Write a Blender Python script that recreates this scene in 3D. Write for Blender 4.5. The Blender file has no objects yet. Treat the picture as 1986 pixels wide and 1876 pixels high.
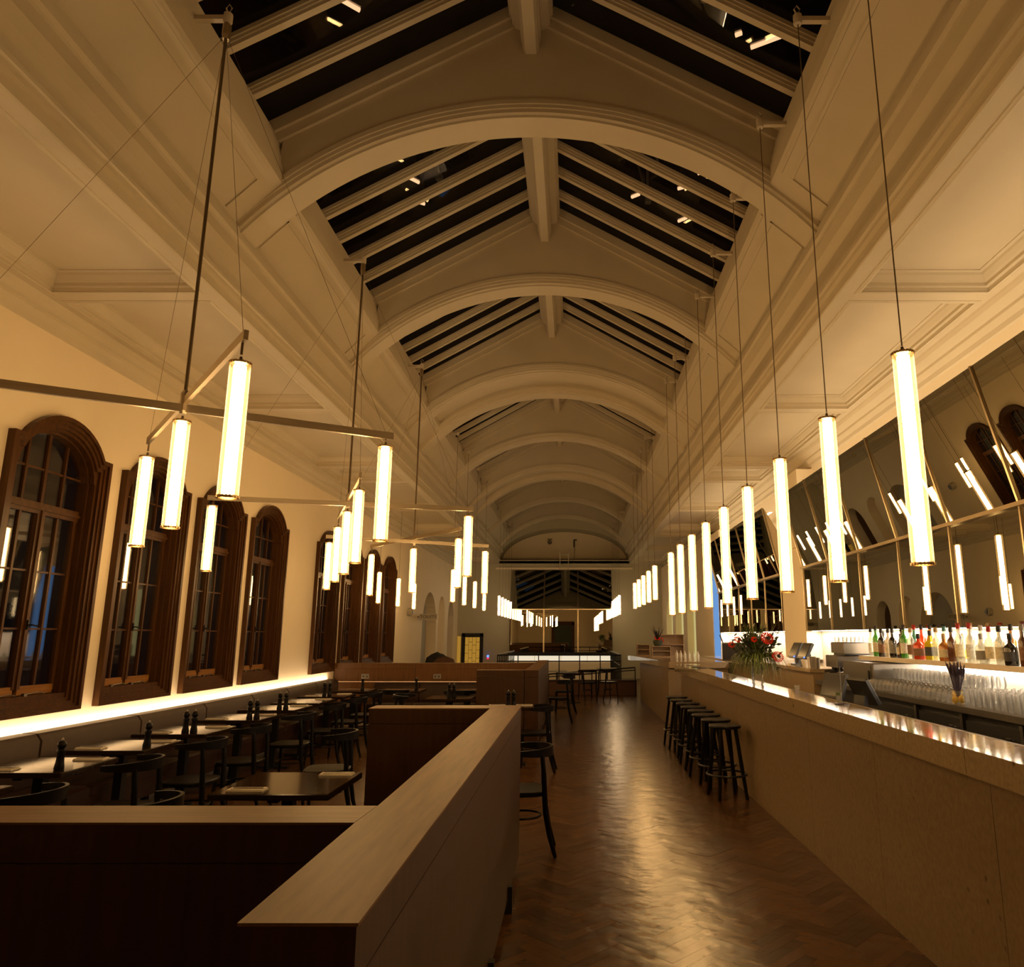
import bpy, bmesh, math, random
from mathutils import Vector, Matrix
random.seed(7)
R = math.radians
SC = bpy.context.scene
COL = SC.collection

# ------------------------------------------------------------------ camera
cam = bpy.data.cameras.new('camera'); co = bpy.data.objects.new('camera', cam); COL.objects.link(co)
co.location = (0, 0, 1.65); co.rotation_euler = (R(90 + 11.777), 0, 0)
cam.sensor_width = 36; cam.sensor_fit = 'HORIZONTAL'; cam.lens = 36 * 1415 / 1986
cam.shift_x = -120 / 1986; cam.clip_start = .05; cam.clip_end = 200
SC.camera = co
# ------------------------------------------------------------------ world, exposure
w = bpy.data.worlds.new('night'); SC.world = w; w.use_nodes = True
w.node_tree.nodes['Background'].inputs[0].default_value = (.25, .4, .6, 1)
w.node_tree.nodes['Background'].inputs[1].default_value = .004
vs = SC.view_settings; vs.view_transform = 'Standard'; vs.look = 'None'; vs.gamma = 1; vs.use_curve_mapping = False
vs.exposure = 0.0
SC.cycles.max_bounces = 8; SC.cycles.diffuse_bounces = 4; SC.cycles.glossy_bounces = 4
SC.cycles.transparent_max_bounces = 16; SC.cycles.transmission_bounces = 4
SC.cycles.sample_clamp_indirect = 4.0
WARM = (1.0, .60, .225)          # colour of the tube lamps
TUBE = 39.0                     # strength of the tube lamps
STRIP = (1.0, .72, .43)         # colour of the hidden light strips

# ------------------------------------------------------------------ materials
def nodes(name):
    m = bpy.data.materials.new(name); m.use_nodes = True
    nt = m.node_tree; b = nt.nodes['Principled BSDF']
    return m, nt, b
def inp(b, k, v):
    if k in b.inputs: b.inputs[k].default_value = v
def mat(name, c, rough=.5, metal=0, var=.06, scale=6, bump=0, bscale=40, stretch=(1, 1, 1), spec=.5, detail=3):
    m, nt, b = nodes(name)
    tc = nt.nodes.new('ShaderNodeTexCoord'); mp = nt.nodes.new('ShaderNodeMapping'); mp.inputs['Scale'].default_value = stretch
    nz = nt.nodes.new('ShaderNodeTexNoise'); nz.inputs['Scale'].default_value = scale; nz.inputs['Detail'].default_value = detail
    cr = nt.nodes.new('ShaderNodeValToRGB')
    cr.color_ramp.elements[0].position = .3; cr.color_ramp.elements[1].position = .7
    cr.color_ramp.elements[0].color = tuple(x * (1 - var) for x in c) + (1,)
    cr.color_ramp.elements[1].color = tuple(min(1, x * (1 + var)) for x in c) + (1,)
    L = nt.links.new
    L(tc.outputs['Object'], mp.inputs[0]); L(mp.outputs[0], nz.inputs[0]); L(nz.outputs['Fac'], cr.inputs[0]); L(cr.outputs[0], b.inputs['Base Color'])
    inp(b, 'Roughness', rough); inp(b, 'Metallic', metal); inp(b, 'Specular IOR Level', spec)
    if bump:
        n2 = nt.nodes.new('ShaderNodeTexNoise'); n2.inputs['Scale'].default_value = bscale
        bp = nt.nodes.new('ShaderNodeBump'); bp.inputs['Strength'].default_value = bump; bp.inputs['Distance'].default_value = .01
        L(mp.outputs[0], n2.inputs[0]); L(n2.outputs['Fac'], bp.inputs['Height']); L(bp.outputs[0], b.inputs['Normal'])
    return m
def emit(name, c, s):
    m = bpy.data.materials.new(name); m.use_nodes = True; nt = m.node_tree; nt.nodes.clear()
    e = nt.nodes.new('ShaderNodeEmission'); e.inputs[0].default_value = c + (1,); e.inputs[1].default_value = s
    o = nt.nodes.new('ShaderNodeOutputMaterial'); nt.links.new(e.outputs[0], o.inputs[0]); return m
def glassy(name, tint, body, k_body, k_gloss, rough=.02, translucent=False):
    """thin clear glass: tinted see-through, a share of body colour and a share of mirror reflection"""
    m = bpy.data.materials.new(name); m.use_nodes = True; nt = m.node_tree; nt.nodes.clear(); N = nt.nodes.new; L = nt.links.new
    t = N('ShaderNodeBsdfTransparent'); t.inputs[0].default_value = tint + (1,)
    d = N('ShaderNodeBsdfTranslucent' if translucent else 'ShaderNodeBsdfDiffuse'); d.inputs[0].default_value = body + (1,)
    g = N('ShaderNodeBsdfGlossy'); g.inputs['Roughness'].default_value = rough
    nz = N('ShaderNodeTexNoise'); nz.inputs['Scale'].default_value = 9
    mr = N('ShaderNodeMapRange'); mr.inputs[3].default_value = k_body * .8; mr.inputs[4].default_value = k_body * 1.2
    L(nz.outputs['Fac'], mr.inputs[0])
    a = N('ShaderNodeMixShader'); b = N('ShaderNodeMixShader'); b.inputs[0].default_value = k_gloss
    L(mr.outputs[0], a.inputs[0]); L(t.outputs[0], a.inputs[1]); L(d.outputs[0], a.inputs[2])
    L(a.outputs[0], b.inputs[1]); L(g.outputs[0], b.inputs[2])
    o = N('ShaderNodeOutputMaterial'); L(b.outputs[0], o.inputs[0]); return m
def clear_glass(name):
    m = bpy.data.materials.new(name); m.use_nodes = True; nt = m.node_tree; nt.nodes.clear(); N = nt.nodes.new; L = nt.links.new
    t = N('ShaderNodeBsdfTransparent'); t.inputs[0].default_value = (.97, .97, .96, 1)
    d = N('ShaderNodeBsdfTranslucent'); d.inputs[0].default_value = (.9, .88, .84, 1)
    g = N('ShaderNodeBsdfGlossy'); g.inputs['Roughness'].default_value = .03
    f = N('ShaderNodeFresnel'); f.inputs[0].default_value = 1.6
    mu = N('ShaderNodeMath'); mu.operation = 'MULTIPLY'; mu.inputs[1].default_value = .85; mu.use_clamp = True; L(f.outputs[0], mu.inputs[0])
    nz = N('ShaderNodeTexNoise'); nz.inputs['Scale'].default_value = 30; mr = N('ShaderNodeMapRange'); mr.inputs[3].default_value = .12; mr.inputs[4].default_value = .24; L(nz.outputs['Fac'], mr.inputs[0])
    a = N('ShaderNodeMixShader'); b = N('ShaderNodeMixShader'); o = N('ShaderNodeOutputMaterial')
    L(mr.outputs[0], a.inputs[0]); L(t.outputs[0], a.inputs[1]); L(d.outputs[0], a.inputs[2]); L(mu.outputs[0], b.inputs[0]); L(a.outputs[0], b.inputs[1]); L(g.outputs[0], b.inputs[2]); L(b.outputs[0], o.inputs[0]); return m
def woodmat(name, c1, c2, rough, axis, scale=1.0, spec=.2):
    """wood with grain along one object axis"""
    m, nt, b = nodes(name); N = nt.nodes.new; L = nt.links.new
    tc = N('ShaderNodeTexCoord'); mp = N('ShaderNodeMapping')
    s = [22 * scale] * 3; s[axis] = 1.6 * scale; mp.inputs['Scale'].default_value = s
    nz = N('ShaderNodeTexNoise'); nz.inputs['Scale'].default_value = 2.2; nz.inputs['Detail'].default_value = 6; nz.inputs['Roughness'].default_value = .65
    nz2 = N('ShaderNodeTexNoise'); nz2.inputs['Scale'].default_value = 1.1
    mx = N('ShaderNodeMath'); mx.operation = 'MULTIPLY_ADD'; mx.inputs[1].default_value = .35
    cr = N('ShaderNodeValToRGB'); cr.color_ramp.elements[0].position = .35; cr.color_ramp.elements[1].position = .85
    cr.color_ramp.elements[0].color = c1 + (1,); cr.color_ramp.elements[1].color = c2 + (1,)
    L(tc.outputs['Object'], mp.inputs[0]); L(mp.outputs[0], nz.inputs[0]); L(tc.outputs['Object'], nz2.inputs[0])
    L(nz2.outputs['Fac'], mx.inputs[0]); L(nz.outputs['Fac'], mx.inputs[2]); L(mx.outputs[0], cr.inputs[0]); L(cr.outputs[0], b.inputs['Base Color'])
    bp = N('ShaderNodeBump'); bp.inputs['Strength'].default_value = .12; bp.inputs['Distance'].default_value = .003
    L(nz.outputs['Fac'], bp.inputs['Height']); L(bp.outputs[0], b.inputs['Normal'])
    inp(b, 'Roughness', rough); inp(b, 'Specular IOR Level', spec); return m
def parquetmat():
    m, nt, b = nodes('oak parquet'); N = nt.nodes.new; L = nt.links.new
    gi = N('ShaderNodeNewGeometry'); oi = N('ShaderNodeObjectInfo')
    ad = N('ShaderNodeMath'); ad.operation = 'ADD'; fr = N('ShaderNodeMath'); fr.operation = 'FRACT'
    L(gi.outputs['Random Per Island'], ad.inputs[0]); L(oi.outputs['Random'], ad.inputs[1]); L(ad.outputs[0], fr.inputs[0])
    tc = N('ShaderNodeTexCoord'); nz = N('ShaderNodeTexNoise'); nz.inputs['Scale'].default_value = 14; nz.inputs['Detail'].default_value = 5
    L(gi.outputs['Position'], nz.inputs[0])
    mx = N('ShaderNodeMath'); mx.operation = 'MULTIPLY_ADD'; mx.inputs[1].default_value = .5; L(nz.outputs['Fac'], mx.inputs[0]); L(fr.outputs[0], mx.inputs[2])
    cr = N('ShaderNodeValToRGB'); cr.color_ramp.elements[0].position = .1; cr.color_ramp.elements[1].position = 1.3 if False else 1.0
    cr.color_ramp.elements[0].color = (.040, .016, .0045, 1); cr.color_ramp.elements[1].color = (.105, .046, .014, 1)
    L(mx.outputs[0], cr.inputs[0]); L(cr.outputs[0], b.inputs['Base Color'])
    n3 = N('ShaderNodeTexNoise'); n3.inputs['Scale'].default_value = 5; L(gi.outputs['Position'], n3.inputs[0])
    bp = N('ShaderNodeBump'); bp.inputs['Strength'].default_value = .6; bp.inputs['Distance'].default_value = .012
    L(n3.outputs['Fac'], bp.inputs['Height']); L(bp.outputs[0], b.inputs['Normal'])
    inp(b, 'Roughness', .26); inp(b, 'Specular IOR Level', .28); return m
def stonemat(name, c, rough):
    m, nt, b = nodes(name); N = nt.nodes.new; L = nt.links.new
    tc = N('ShaderNodeTexCoord'); mp = N('ShaderNodeMapping'); mp.inputs['Scale'].default_value = (1, 1, .85)
    L(tc.outputs['Object'], mp.inputs[0])
    v = N('ShaderNodeTexVoronoi'); v.inputs['Scale'].default_value = 13; v.inputs['Randomness'].default_value = 1
    nz = N('ShaderNodeTexNoise'); nz.inputs['Scale'].default_value = 45; nz.inputs['Detail'].default_value = 5
    ns = N('ShaderNodeTexNoise'); ns.inputs['Scale'].default_value = 5
    L(mp.outputs[0], v.inputs[0]); L(mp.outputs[0], nz.inputs[0]); L(mp.outputs[0], ns.inputs[0])
    a = N('ShaderNodeValToRGB'); a.color_ramp.elements[0].color = tuple(x * .84 for x in c) + (1,); a.color_ramp.elements[1].color = tuple(min(1, x * 1.08) for x in c) + (1,)
    a.color_ramp.elements[0].position = .32; a.color_ramp.elements[1].position = .62
    L(nz.outputs['Fac'], a.inputs[0])
    sp = N('ShaderNodeValToRGB'); sp.color_ramp.elements[0].color = (.42, .36, .3, 1); sp.color_ramp.elements[1].color = (1, 1, 1, 1)
    sp.color_ramp.elements[0].position = .09; sp.color_ramp.elements[1].position = .2
    L(v.outputs['Distance'], sp.inputs[0])
    g = N('ShaderNodeMixRGB'); g.blend_type = 'MULTIPLY'; mr = N('ShaderNodeMapRange'); mr.inputs[1].default_value = .60; mr.inputs[2].default_value = .66
    L(ns.outputs['Fac'], mr.inputs[0]); L(mr.outputs[0], g.inputs[0]); L(a.outputs[0], g.inputs[1]); L(sp.outputs[0], g.inputs[2])
    L(g.outputs[0], b.inputs['Base Color']); inp(b, 'Roughness', rough); inp(b, 'Specular IOR Level', .3); return m

M = {}
M['plaster'] = mat('painted plaster', (.62, .545, .41), .7, var=.025, scale=2.5, bump=.04, bscale=30, spec=.3)
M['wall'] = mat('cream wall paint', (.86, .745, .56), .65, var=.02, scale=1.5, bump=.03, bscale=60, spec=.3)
M['end_wall'] = mat('grey green end wall', (.48, .44, .32), .7, var=.02, scale=1.5, spec=.3)  # darker and greener than the other walls
M['grey_wall'] = mat('plain grey paint', (.40, .37, .31), .7, var=.04, scale=2)  # even grey for a niche back, terrace tops, sign and speaker
M['tower_wood'] = woodmat('stained window timber', (.026, .0105, .003), (.092, .037, .010), .34, 2, .5)
M['sill_wood'] = woodmat('orange sill timber', (.15, .06, .014), (.30, .135, .032), .4, 1, .5)  # brighter orange than the rest of the window timber
M['oak_v'] = woodmat('oak veneer upright grain', (.026, .0105, .0035), (.052, .022, .0075), .45, 2, .6)  # partition faces: same oak as the tops, shade put into the colour
M['oak_y'] = woodmat('lit oak top lengthwise grain', (.095, .045, .012), (.185, .094, .028), .5, 1, .8)  # same oak as the faces, lightened because the tops catch the light
M['oak_x'] = woodmat('lit oak top crosswise grain', (.095, .045, .012), (.185, .094, .028), .5, 0, .8)  # lit top tone again, grain turned across
M['oak_glow'] = woodmat('glow lightened oak panelling', (.075, .034, .011), (.15, .07, .024), .45, 2, .6)  # oak lightened for the bench light washing over it
M['parquet'] = parquetmat()
M['subfloor'] = mat('dark floor bed', (.03, .016, .008), .6)
M['table'] = woodmat('dark stained table top', (.010, .006, .003), (.024, .014, .007), .10, 0, .5, .16)
M['black_wood'] = mat('black lacquered bentwood', (.006, .005, .0045), .32, var=.2, spec=.14)
M['black_metal'] = mat('black painted steel', (.010, .010, .010), .35, metal=.3, var=.2)
M['leather'] = mat('brown leather', (.030, .0135, .008), .45, spec=.22, var=.12, scale=9, bump=.15, bscale=120)
M['stone'] = stonemat('beige limestone front', (.27, .19, .105), .42)
M['stone_top'] = stonemat('polished limestone top', (.34, .255, .155), .07)
M['splash'] = mat('pale limestone wall cladding', (.66, .57, .46), .4, var=.05, scale=12)
M['mirror'] = mat('smoked mirror', (.44, .43, .36), .0, metal=1, var=.01)
M['brass'] = mat('bronze trim', (.50, .40, .27), .28, metal=1, var=.05)
M['steel'] = mat('brushed steel', (.24, .22, .195), .36, metal=1, var=.08, scale=3, stretch=(1, 30, 1))
M['tray'] = mat('perforated bronze tray', (.26, .20, .13), .5, metal=.8, var=.25, scale=120)
M['arm'] = mat('brushed bronze bar', (.56, .48, .36), .33, metal=1, var=.08, stretch=(1, 1, 20))
M['rod'] = mat('dark bronze rod', (.20, .15, .09), .4, metal=.8)
M['bead'] = mat('gilt bead ring', (.55, .40, .20), .3, metal=1)
M['bracket'] = mat('painted bracket', (.62, .54, .42), .5)
M['core'] = emit('lamp core', WARM, TUBE)
M['core_end'] = emit('distant lamp core', (1.0, .72, .42), 22)
M['shade'] = glassy('ribbed glass tube', (1, .97, .93), (.95, .76, .55), .05, .04, .2, translucent=True)
M['strip'] = emit('wall wash strip', STRIP, 46)
M['strip_bar'] = emit('bar light strip', (1.0, .86, .68), 90)
M['strip_up'] = emit('cornice light strip', (1.0, .78, .50), 14.5)
M['strip_end'] = emit('added lunette strip', (1.0, .80, .56), 46)  # unseen strip added to brighten the lunette
M['strip_low'] = emit('bench light strip', (1.0, .50, .17), 5)
M['pane'] = glassy('window glass', (.9, .9, .9), (.02, .02, .02), .05, .16, .03)
M['sky_pane'] = glassy('roof glass', (.8, .8, .8), (.02, .02, .02), .05, .035, .0)
M['glass'] = clear_glass('clear drinking glass')
M['white_linen'] = mat('white linen', (.62, .56, .47), .8, var=.05, bump=.2, bscale=60)
M['loft'] = emit('attic tube', (1.0, .55, .28), 2.2)
M['truss'] = mat('grey painted truss', (.45, .42, .38), .5)
M['dark'] = mat('dark void', (.012, .010, .009), .8)
M['soft_black'] = mat('soft black fabric', (.016, .014, .013), .8, var=.3, scale=8)
M['screen'] = mat('dark screen', (.05, .05, .055), .15)
M['plastic'] = mat('black plastic', (.02, .02, .022), .35)
M['blue_led'] = emit('blue indicator', (.03, .12, 1), 6)
M['red_led'] = emit('red indicator', (1, .02, .08), 1.5)
M['blue_pane'] = emit('blue lit opening', (.20, .42, .85), .75)
M['niche_glow'] = emit('yellow niche glow', (.62, .52, .20), .85)
M['light_box'] = emit('backlit plinth', (1, .86, .62), .85)
M['green'] = mat('grass green', (.085, .12, .02), .5, var=.4, scale=20)
M['dark_green'] = mat('dark foliage', (.022, .03, .010), .6, var=.4, scale=20)
M['red'] = mat('red petals', (.55, .018, .004), .8, spec=.1, var=.2, scale=30)
M['purple'] = mat('dried lavender', (.055, .035, .06), .8, var=.3)
M['lemon'] = mat('lemon skin', (.8, .52, .03), .4)
M['brown_box'] = mat('card brown', (.28, .18, .10), .6)
M['amber'] = emit('amber lit door glass', (.75, .38, .05), .5)
M['dark_red'] = mat('dark curtain', (.10, .045, .022), .8)
M['bottle_green_wall'] = mat('dark green panel', (.012, .035, .022), .5)

# ------------------------------------------------------------------ mesh helper
class MB:
    def __init__(s): s.v = []; s.f = []; s.T = Matrix.Identity(4)
    def at(s, x=0, y=0, z=0, rz=0, rx=0, ry=0):
        s.T = Matrix.Translation((x, y, z)) @ Matrix.Rotation(rz, 4, 'Z') @ Matrix.Rotation(ry, 4, 'Y') @ Matrix.Rotation(rx, 4, 'X'); return s
    def add(s, vs_, fs):
        n = len(s.v); s.v += [tuple(s.T @ Vector(p)) for p in vs_]; s.f += [tuple(i + n for i in f) for f in fs]; return s
    def box(s, x0, x1, y0, y1, z0, z1, c=0):
        if c:   # chamfered vertical and top edges
            p = [(x0 + c, y0), (x1 - c, y0), (x1, y0 + c), (x1, y1 - c), (x1 - c, y1), (x0 + c, y1), (x0, y1 - c), (x0, y0 + c)]
            q = [(x0 + 2*c, y0 + c), (x1 - 2*c, y0 + c), (x1 - c, y0 + 2*c), (x1 - c, y1 - 2*c), (x1 - 2*c, y1 - c), (x0 + 2*c, y1 - c), (x0 + c, y1 - 2*c), (x0 + c, y0 + 2*c)]
            v = [(a, b, z0) for a, b in p] + [(a, b, z1 - c) for a, b in p] + [(a, b, z1) for a, b in q]
            f = [tuple(range(7, -1, -1)), tuple(range(16, 24))]
            for i in range(8):
                j = (i + 1) % 8; f += [(i, j, 8 + j, 8 + i), (8 + i, 8 + j, 16 + j, 16 + i)]
            return s.add(v, f)
        return s.add([(x0, y0, z0), (x1, y0, z0), (x1, y1, z0), (x0, y1, z0), (x0, y0, z1), (x1, y0, z1), (x1, y1, z1), (x0, y1, z1)],
                     [(3, 2, 1, 0), (4, 5, 6, 7), (0, 1, 5, 4), (1, 2, 6, 5), (2, 3, 7, 6), (3, 0, 4, 7)])
    def rings(s, rr, cap=True):
        n = len(rr[0]); v = [p for r in rr for p in r]; f = []
        for k in range(len(rr) - 1):
            for i in range(n):
                j = (i + 1) % n; f.append((k*n + i, k*n + j, (k+1)*n + j, (k+1)*n + i))
        if cap: f += [tuple(range(n - 1, -1, -1)), tuple(range((len(rr) - 1)*n, len(rr)*n))]
        return s.add(v, f)
    def path(s, pts, r, n=8, cap=True, flat=1.0):
        pts = [Vector(p) for p in pts]; rr = []
        rs = r if isinstance(r, (list, tuple)) else [r] * len(pts)
        up = Vector((0, 0, 1)); 
        for i, p in enumerate(pts):
            d = (pts[min(i + 1, len(pts) - 1)] - pts[max(i - 1, 0)]).normalized()
            a = d.cross(up)
            if a.length < .05: a = d.cross(Vector((1, 0, 0)))
            a.normalize(); b = a.cross(d).normalized()
            rr.append([tuple(p + rs[i] * (math.cos(t) * a * flat + math.sin(t) * b)) for t in [2*math.pi*k/n for k in range(n)]])
        return s.rings(rr, cap)
    def lathe(s, prof, n=16, x=0, y=0, z=0, cap=True):
        return s.rings([[(x + r*math.cos(2*math.pi*k/n), y + r*math.sin(2*math.pi*k/n), z + h) for k in range(n)] for r, h in prof], cap)
    def prismY(s, poly, y0, y1):      # closed XZ polygon along Y
        n = len(poly); v = [(a, y0, b) for a, b in poly] + [(a, y1, b) for a, b in poly]
        f = [(i, (i+1) % n, n + (i+1) % n, n + i) for i in range(n)] + [tuple(range(n - 1, -1, -1)), tuple(range(n, 2*n))]
        return s.add(v, f)
    def sheetY(s, line, ys):          # open XZ line along Y
        n = len(line); v = [(a, y, b) for y in ys for a, b in line]
        return s.add(v, [(k*n + i, k*n + i + 1, (k+1)*n + i + 1, (k+1)*n + i) for k in range(len(ys) - 1) for i in range(n - 1)])
    def prismX(s, poly, x0, x1):      # closed YZ polygon along X
        n = len(poly); v = [(x0, a, b) for a, b in poly] + [(x1, a, b) for a, b in poly]
        f = [(i, (i+1) % n, n + (i+1) % n, n + i) for i in range(n)] + [tuple(range(n - 1, -1, -1)), tuple(range(n, 2*n))]
        return s.add(v, f)
    def prismZ(s, poly, z0, z1):
        n = len(poly); v = [(a, b, z0) for a, b in poly] + [(a, b, z1) for a, b in poly]
        f = [(i, (i+1) % n, n + (i+1) % n, n + i) for i in range(n)] + [tuple(range(n - 1, -1, -1)), tuple(range(n, 2*n))]
        return s.add(v, f)
    def mesh(s, name, m, smooth=False, recalc=True):
        me = bpy.data.meshes.new(name); me.from_pydata(s.v, [], s.f); me.materials.append(m)
        if recalc:
            b = bmesh.new(); b.from_mesh(me); bmesh.ops.recalc_face_normals(b, faces=b.faces); b.to_mesh(me); b.free()
        if smooth:
            for p in me.polygons: p.use_smooth = True
            me.set_sharp_from_angle(angle=R(38))
        me.update(); return me
    def build(s, name, m, parent=None, smooth=False, recalc=True):
        o = bpy.data.objects.new(name, s.mesh(name, m, smooth, recalc)); COL.objects.link(o); o.parent = parent; return o
def obj(name, me, parent=None, loc=(0, 0, 0)):
    o = bpy.data.objects.new(name, me); COL.objects.link(o); o.parent = parent; o.location = loc; return o
def tag(o, label, cat, group=None, kind=None):
    o['label'] = label; o['category'] = cat
    if group: o['group'] = group
    if kind: o['kind'] = kind
    return o
def thing(name, label, cat, loc=(0, 0, 0), rz=0, group=None):
    o = bpy.data.objects.new(name, None); COL.objects.link(o); o.location = loc; o.rotation_euler = (0, 0, rz)
    o.empty_display_size = .1
    return tag(o, label, cat, group)
def struct(o): o['kind'] = 'structure'; return o
def empty_struct(name, loc=(0, 0, 0)):
    o = bpy.data.objects.new(name, None); COL.objects.link(o); o.location = loc; o['kind'] = 'structure'; return o
def kids(o): return [c for c in ALLKIDS.get(o, [])]
def dup(root, loc, rz=0, label=None, group=None, scale=None):
    r = root.copy(); COL.objects.link(r); r.location = loc; r.rotation_euler = (0, 0, rz)
    if label: r['label'] = label
    if group: r['group'] = group
    if scale: r.scale = scale
    for ch in root.children:
        c = ch.copy(); COL.objects.link(c); c.parent = r
        for g in ch.children:
            d = g.copy(); COL.objects.link(d); d.parent = c
    return r
ORD = ['nearest', 'second', 'third', 'fourth', 'fifth', 'sixth', 'seventh', 'eighth', 'ninth', 'tenth', 'eleventh', 'twelfth', 'thirteenth', 'fourteenth', 'fifteenth', 'sixteenth', 'seventeenth', 'eighteenth', 'nineteenth', 'twentieth', 'twenty-first', 'twenty-second', 'twenty-third', 'twenty-fourth', 'twenty-fifth']

XL, XR, Y0, Y1, ZA = -4.62, 3.75, -4.0, 29.5, 4.49
ARCH = [2.47, 5.69, 8.91, 12.13, 13.33, 16.55, 19.77, 20.97, 24.6, 28.4]
XC = -.39

# ================================================================== floor
fl = struct(MB().box(XL - .3, XR + .3, Y0 - .3, Y1 + .3, -.2, -.012).build('floor', M['subfloor']))
PL, PW = .36, .072
def plank_mesh():
    return MB().box(-PL/2, PL/2, -PW/2 + .0006, PW/2 - .0006, -.02, 0).mesh('plank', M['parquet'])
pm = plank_mesh()
cand = []
s = PW
nrow = int((Y1 - 0) / (s * 1.0)) + 40
# herringbone: blocks placed on a 45 degree lattice
def herring():
    out = []
    c = math.cos(R(45)); k = PL / PW
    for i in range(-420, 420):
        for j in range(-16, 46):
            for o_, (px, py, rot) in enumerate(((i*PW + j*PL*2*0 + PL/2, i*PW + PW/2, 0), (i*PW - PW/2 + 0, i*PW + PL/2 - 0, 90))):
                X = px + j*PL; Yy = py - j*PL
                x = (X - Yy) * c; y = (X + Yy) * c
                if XL + .1 < x < XR - .2 and 1.0 < y < 24 and not (x > 2.25): out.append((x, y, rot + 45))
    return out
hb = herring()
def near_key(p): return math.hypot(p[0], p[1]) if -.42 < p[0] < 1.95 and p[1] > 2.9 else 1e3 + p[1]
hb.sort(key=near_key)
rnd = random.Random(3)
for x, y, a in hb[:300]:
    o = obj('plank', pm, fl, (x, y, rnd.uniform(-.0006, .0003)))
    o.rotation_euler = (R(rnd.uniform(-.22, .22)), R(rnd.uniform(-.08, .08)), R(a))
mb = MB()
for x, y, a in hb[300:]:
    mb.at(x, y, rnd.uniform(-.0006, .0003), R(a), R(rnd.uniform(-.22, .22)), R(rnd.uniform(-.08, .08))).box(-PL/2, PL/2, -PW/2 + .0006, PW/2 - .0006, -.01, 0)
o = mb.build('far_planks', M['parquet'], fl, recalc=False); o['kind'] = 'stuff'
MB().box(XL, XR, Y0, 1.3, -.012, -.002).box(XL, XR, 23.6, Y1, -.012, -.004).build('floor_board', M['parquet'], fl)

# ================================================================== ceiling
def mir(line, cx=-.78): return [(cx - a, b) for a, b in line]
prof = [(-2.72, 6.12), (-2.60, 6.02), (-2.575, 5.98), (-2.575, 5.92), (-2.55, 5.91), (-2.55, 5.85), (-2.535, 5.84), (-2.535, 5.78), (-2.515, 5.77), (-2.515, 5.69), (-2.495, 5.68), (-2.49, 5.60), (-2.49, 5.505),
        (-2.505, 5.49), (-2.90, 5.13), (-2.91, 5.10), (-2.878, 5.09), (-2.878, 5.04), (-2.85, 5.02), (-2.85, 4.97), (-2.875, 4.955), (-2.88, 4.93), (-2.96, 4.925),
        (-3.03, 4.88), (-3.07, 4.83), (-3.085, 4.77), (-3.07, 4.71), (-3.03, 4.665), (-2.97, 4.655), (-2.96, 4.65), (-2.96, 4.615), (-2.985, 4.61), (-2.985, 4.58),
        (-3.02, 4.575), (-3.02, 4.50), (-3.03, ZA)]
LS = .05      # the window side curb stands a little farther out
profL = [(a - LS*min(1, max(0, (b - 5.13)/.37)), b) for a, b in prof]
ceil = MB().sheetY(profL, [Y0, Y1]).sheetY(mir(prof), [Y0, Y1])
# soffits beside the coffers, wall cornices
CL = [(-4.40, -3.18), (2.42, 3.49)]
ceil.sheetY([(-3.03, ZA), (-3.18, ZA)], [Y0, Y1]).sheetY([(-4.40, ZA), (-4.50, ZA), (-4.505, 4.475), (-4.515, 4.44), (-4.55, 4.41), (-4.575, 4.40), (-4.575, 4.37), (-4.60, 4.33), (-4.605, 4.27), (-4.62, 4.26)], [Y0, Y1])
ceil.sheetY([(2.25, ZA), (2.42, ZA)], [Y0, Y1]).sheetY([(3.49, ZA), (3.585, ZA), (3.59, 4.475), (3.61, 4.44), (3.65, 4.41), (3.68, 4.39), (3.68, 4.36), (3.72, 4.31), (3.725, 4.26), (3.75, 4.25)], [Y0, Y1])
beams = [-4.0, -.75] + ARCH
for x0, x1 in CL:
    for b in beams: ceil.add([(x0, b, ZA), (x1, b, ZA), (x1, b + .21, ZA), (x0, b + .21, ZA)], [(0, 1, 2, 3)])
    ceil.add([(x0, 28.6, ZA), (x1, 28.6, ZA), (x1, Y1, ZA), (x0, Y1, ZA)], [(0, 1, 2, 3)])
ceiling = struct(ceil.build('ceiling', M['plaster'], recalc=False))
for x0, x1 in CL:
    for b, e in zip(beams[:-1], beams[1:]):
        loops = [(0, ZA), (0, 4.522), (.03, 4.526), (.03, 4.555), (.05, 4.57), (.08, 4.60), (.09, 4.618), (.12, 4.622), (.12, 4.63)]
        mb = MB(); rr = []
        for i, z in loops:
            xa, xb, ya, yb = x0 + i, x1 - i, b + .21 + i, e - i
            rr.append([(xa, ya, z), (xb, ya, z), (xb, yb, z), (xa, yb, z)])
        mb.rings(rr, cap=False); n = len(mb.v); mb.f.append((n-4, n-3, n-2, n-1))
        mb.build('coffer', M['plaster'], ceiling, recalc=False)
        rim = []; k = .03
        for i, z in ((-.0, ZA + .002), (-.0, ZA - .008), (-k*.5, ZA - .012), (-k, ZA - .007), (-k*1.3, ZA - .007), (-k*1.4, ZA + .002)):
            rim.append([(x0 + i, b + .21 + i, z), (x1 - i, b + .21 + i, z), (x1 - i, e - i, z), (x0 + i, e - i, z)])
        MB().rings(rim, cap=False).build('coffer_rim', M['plaster'], ceiling, recalc=False)
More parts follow.
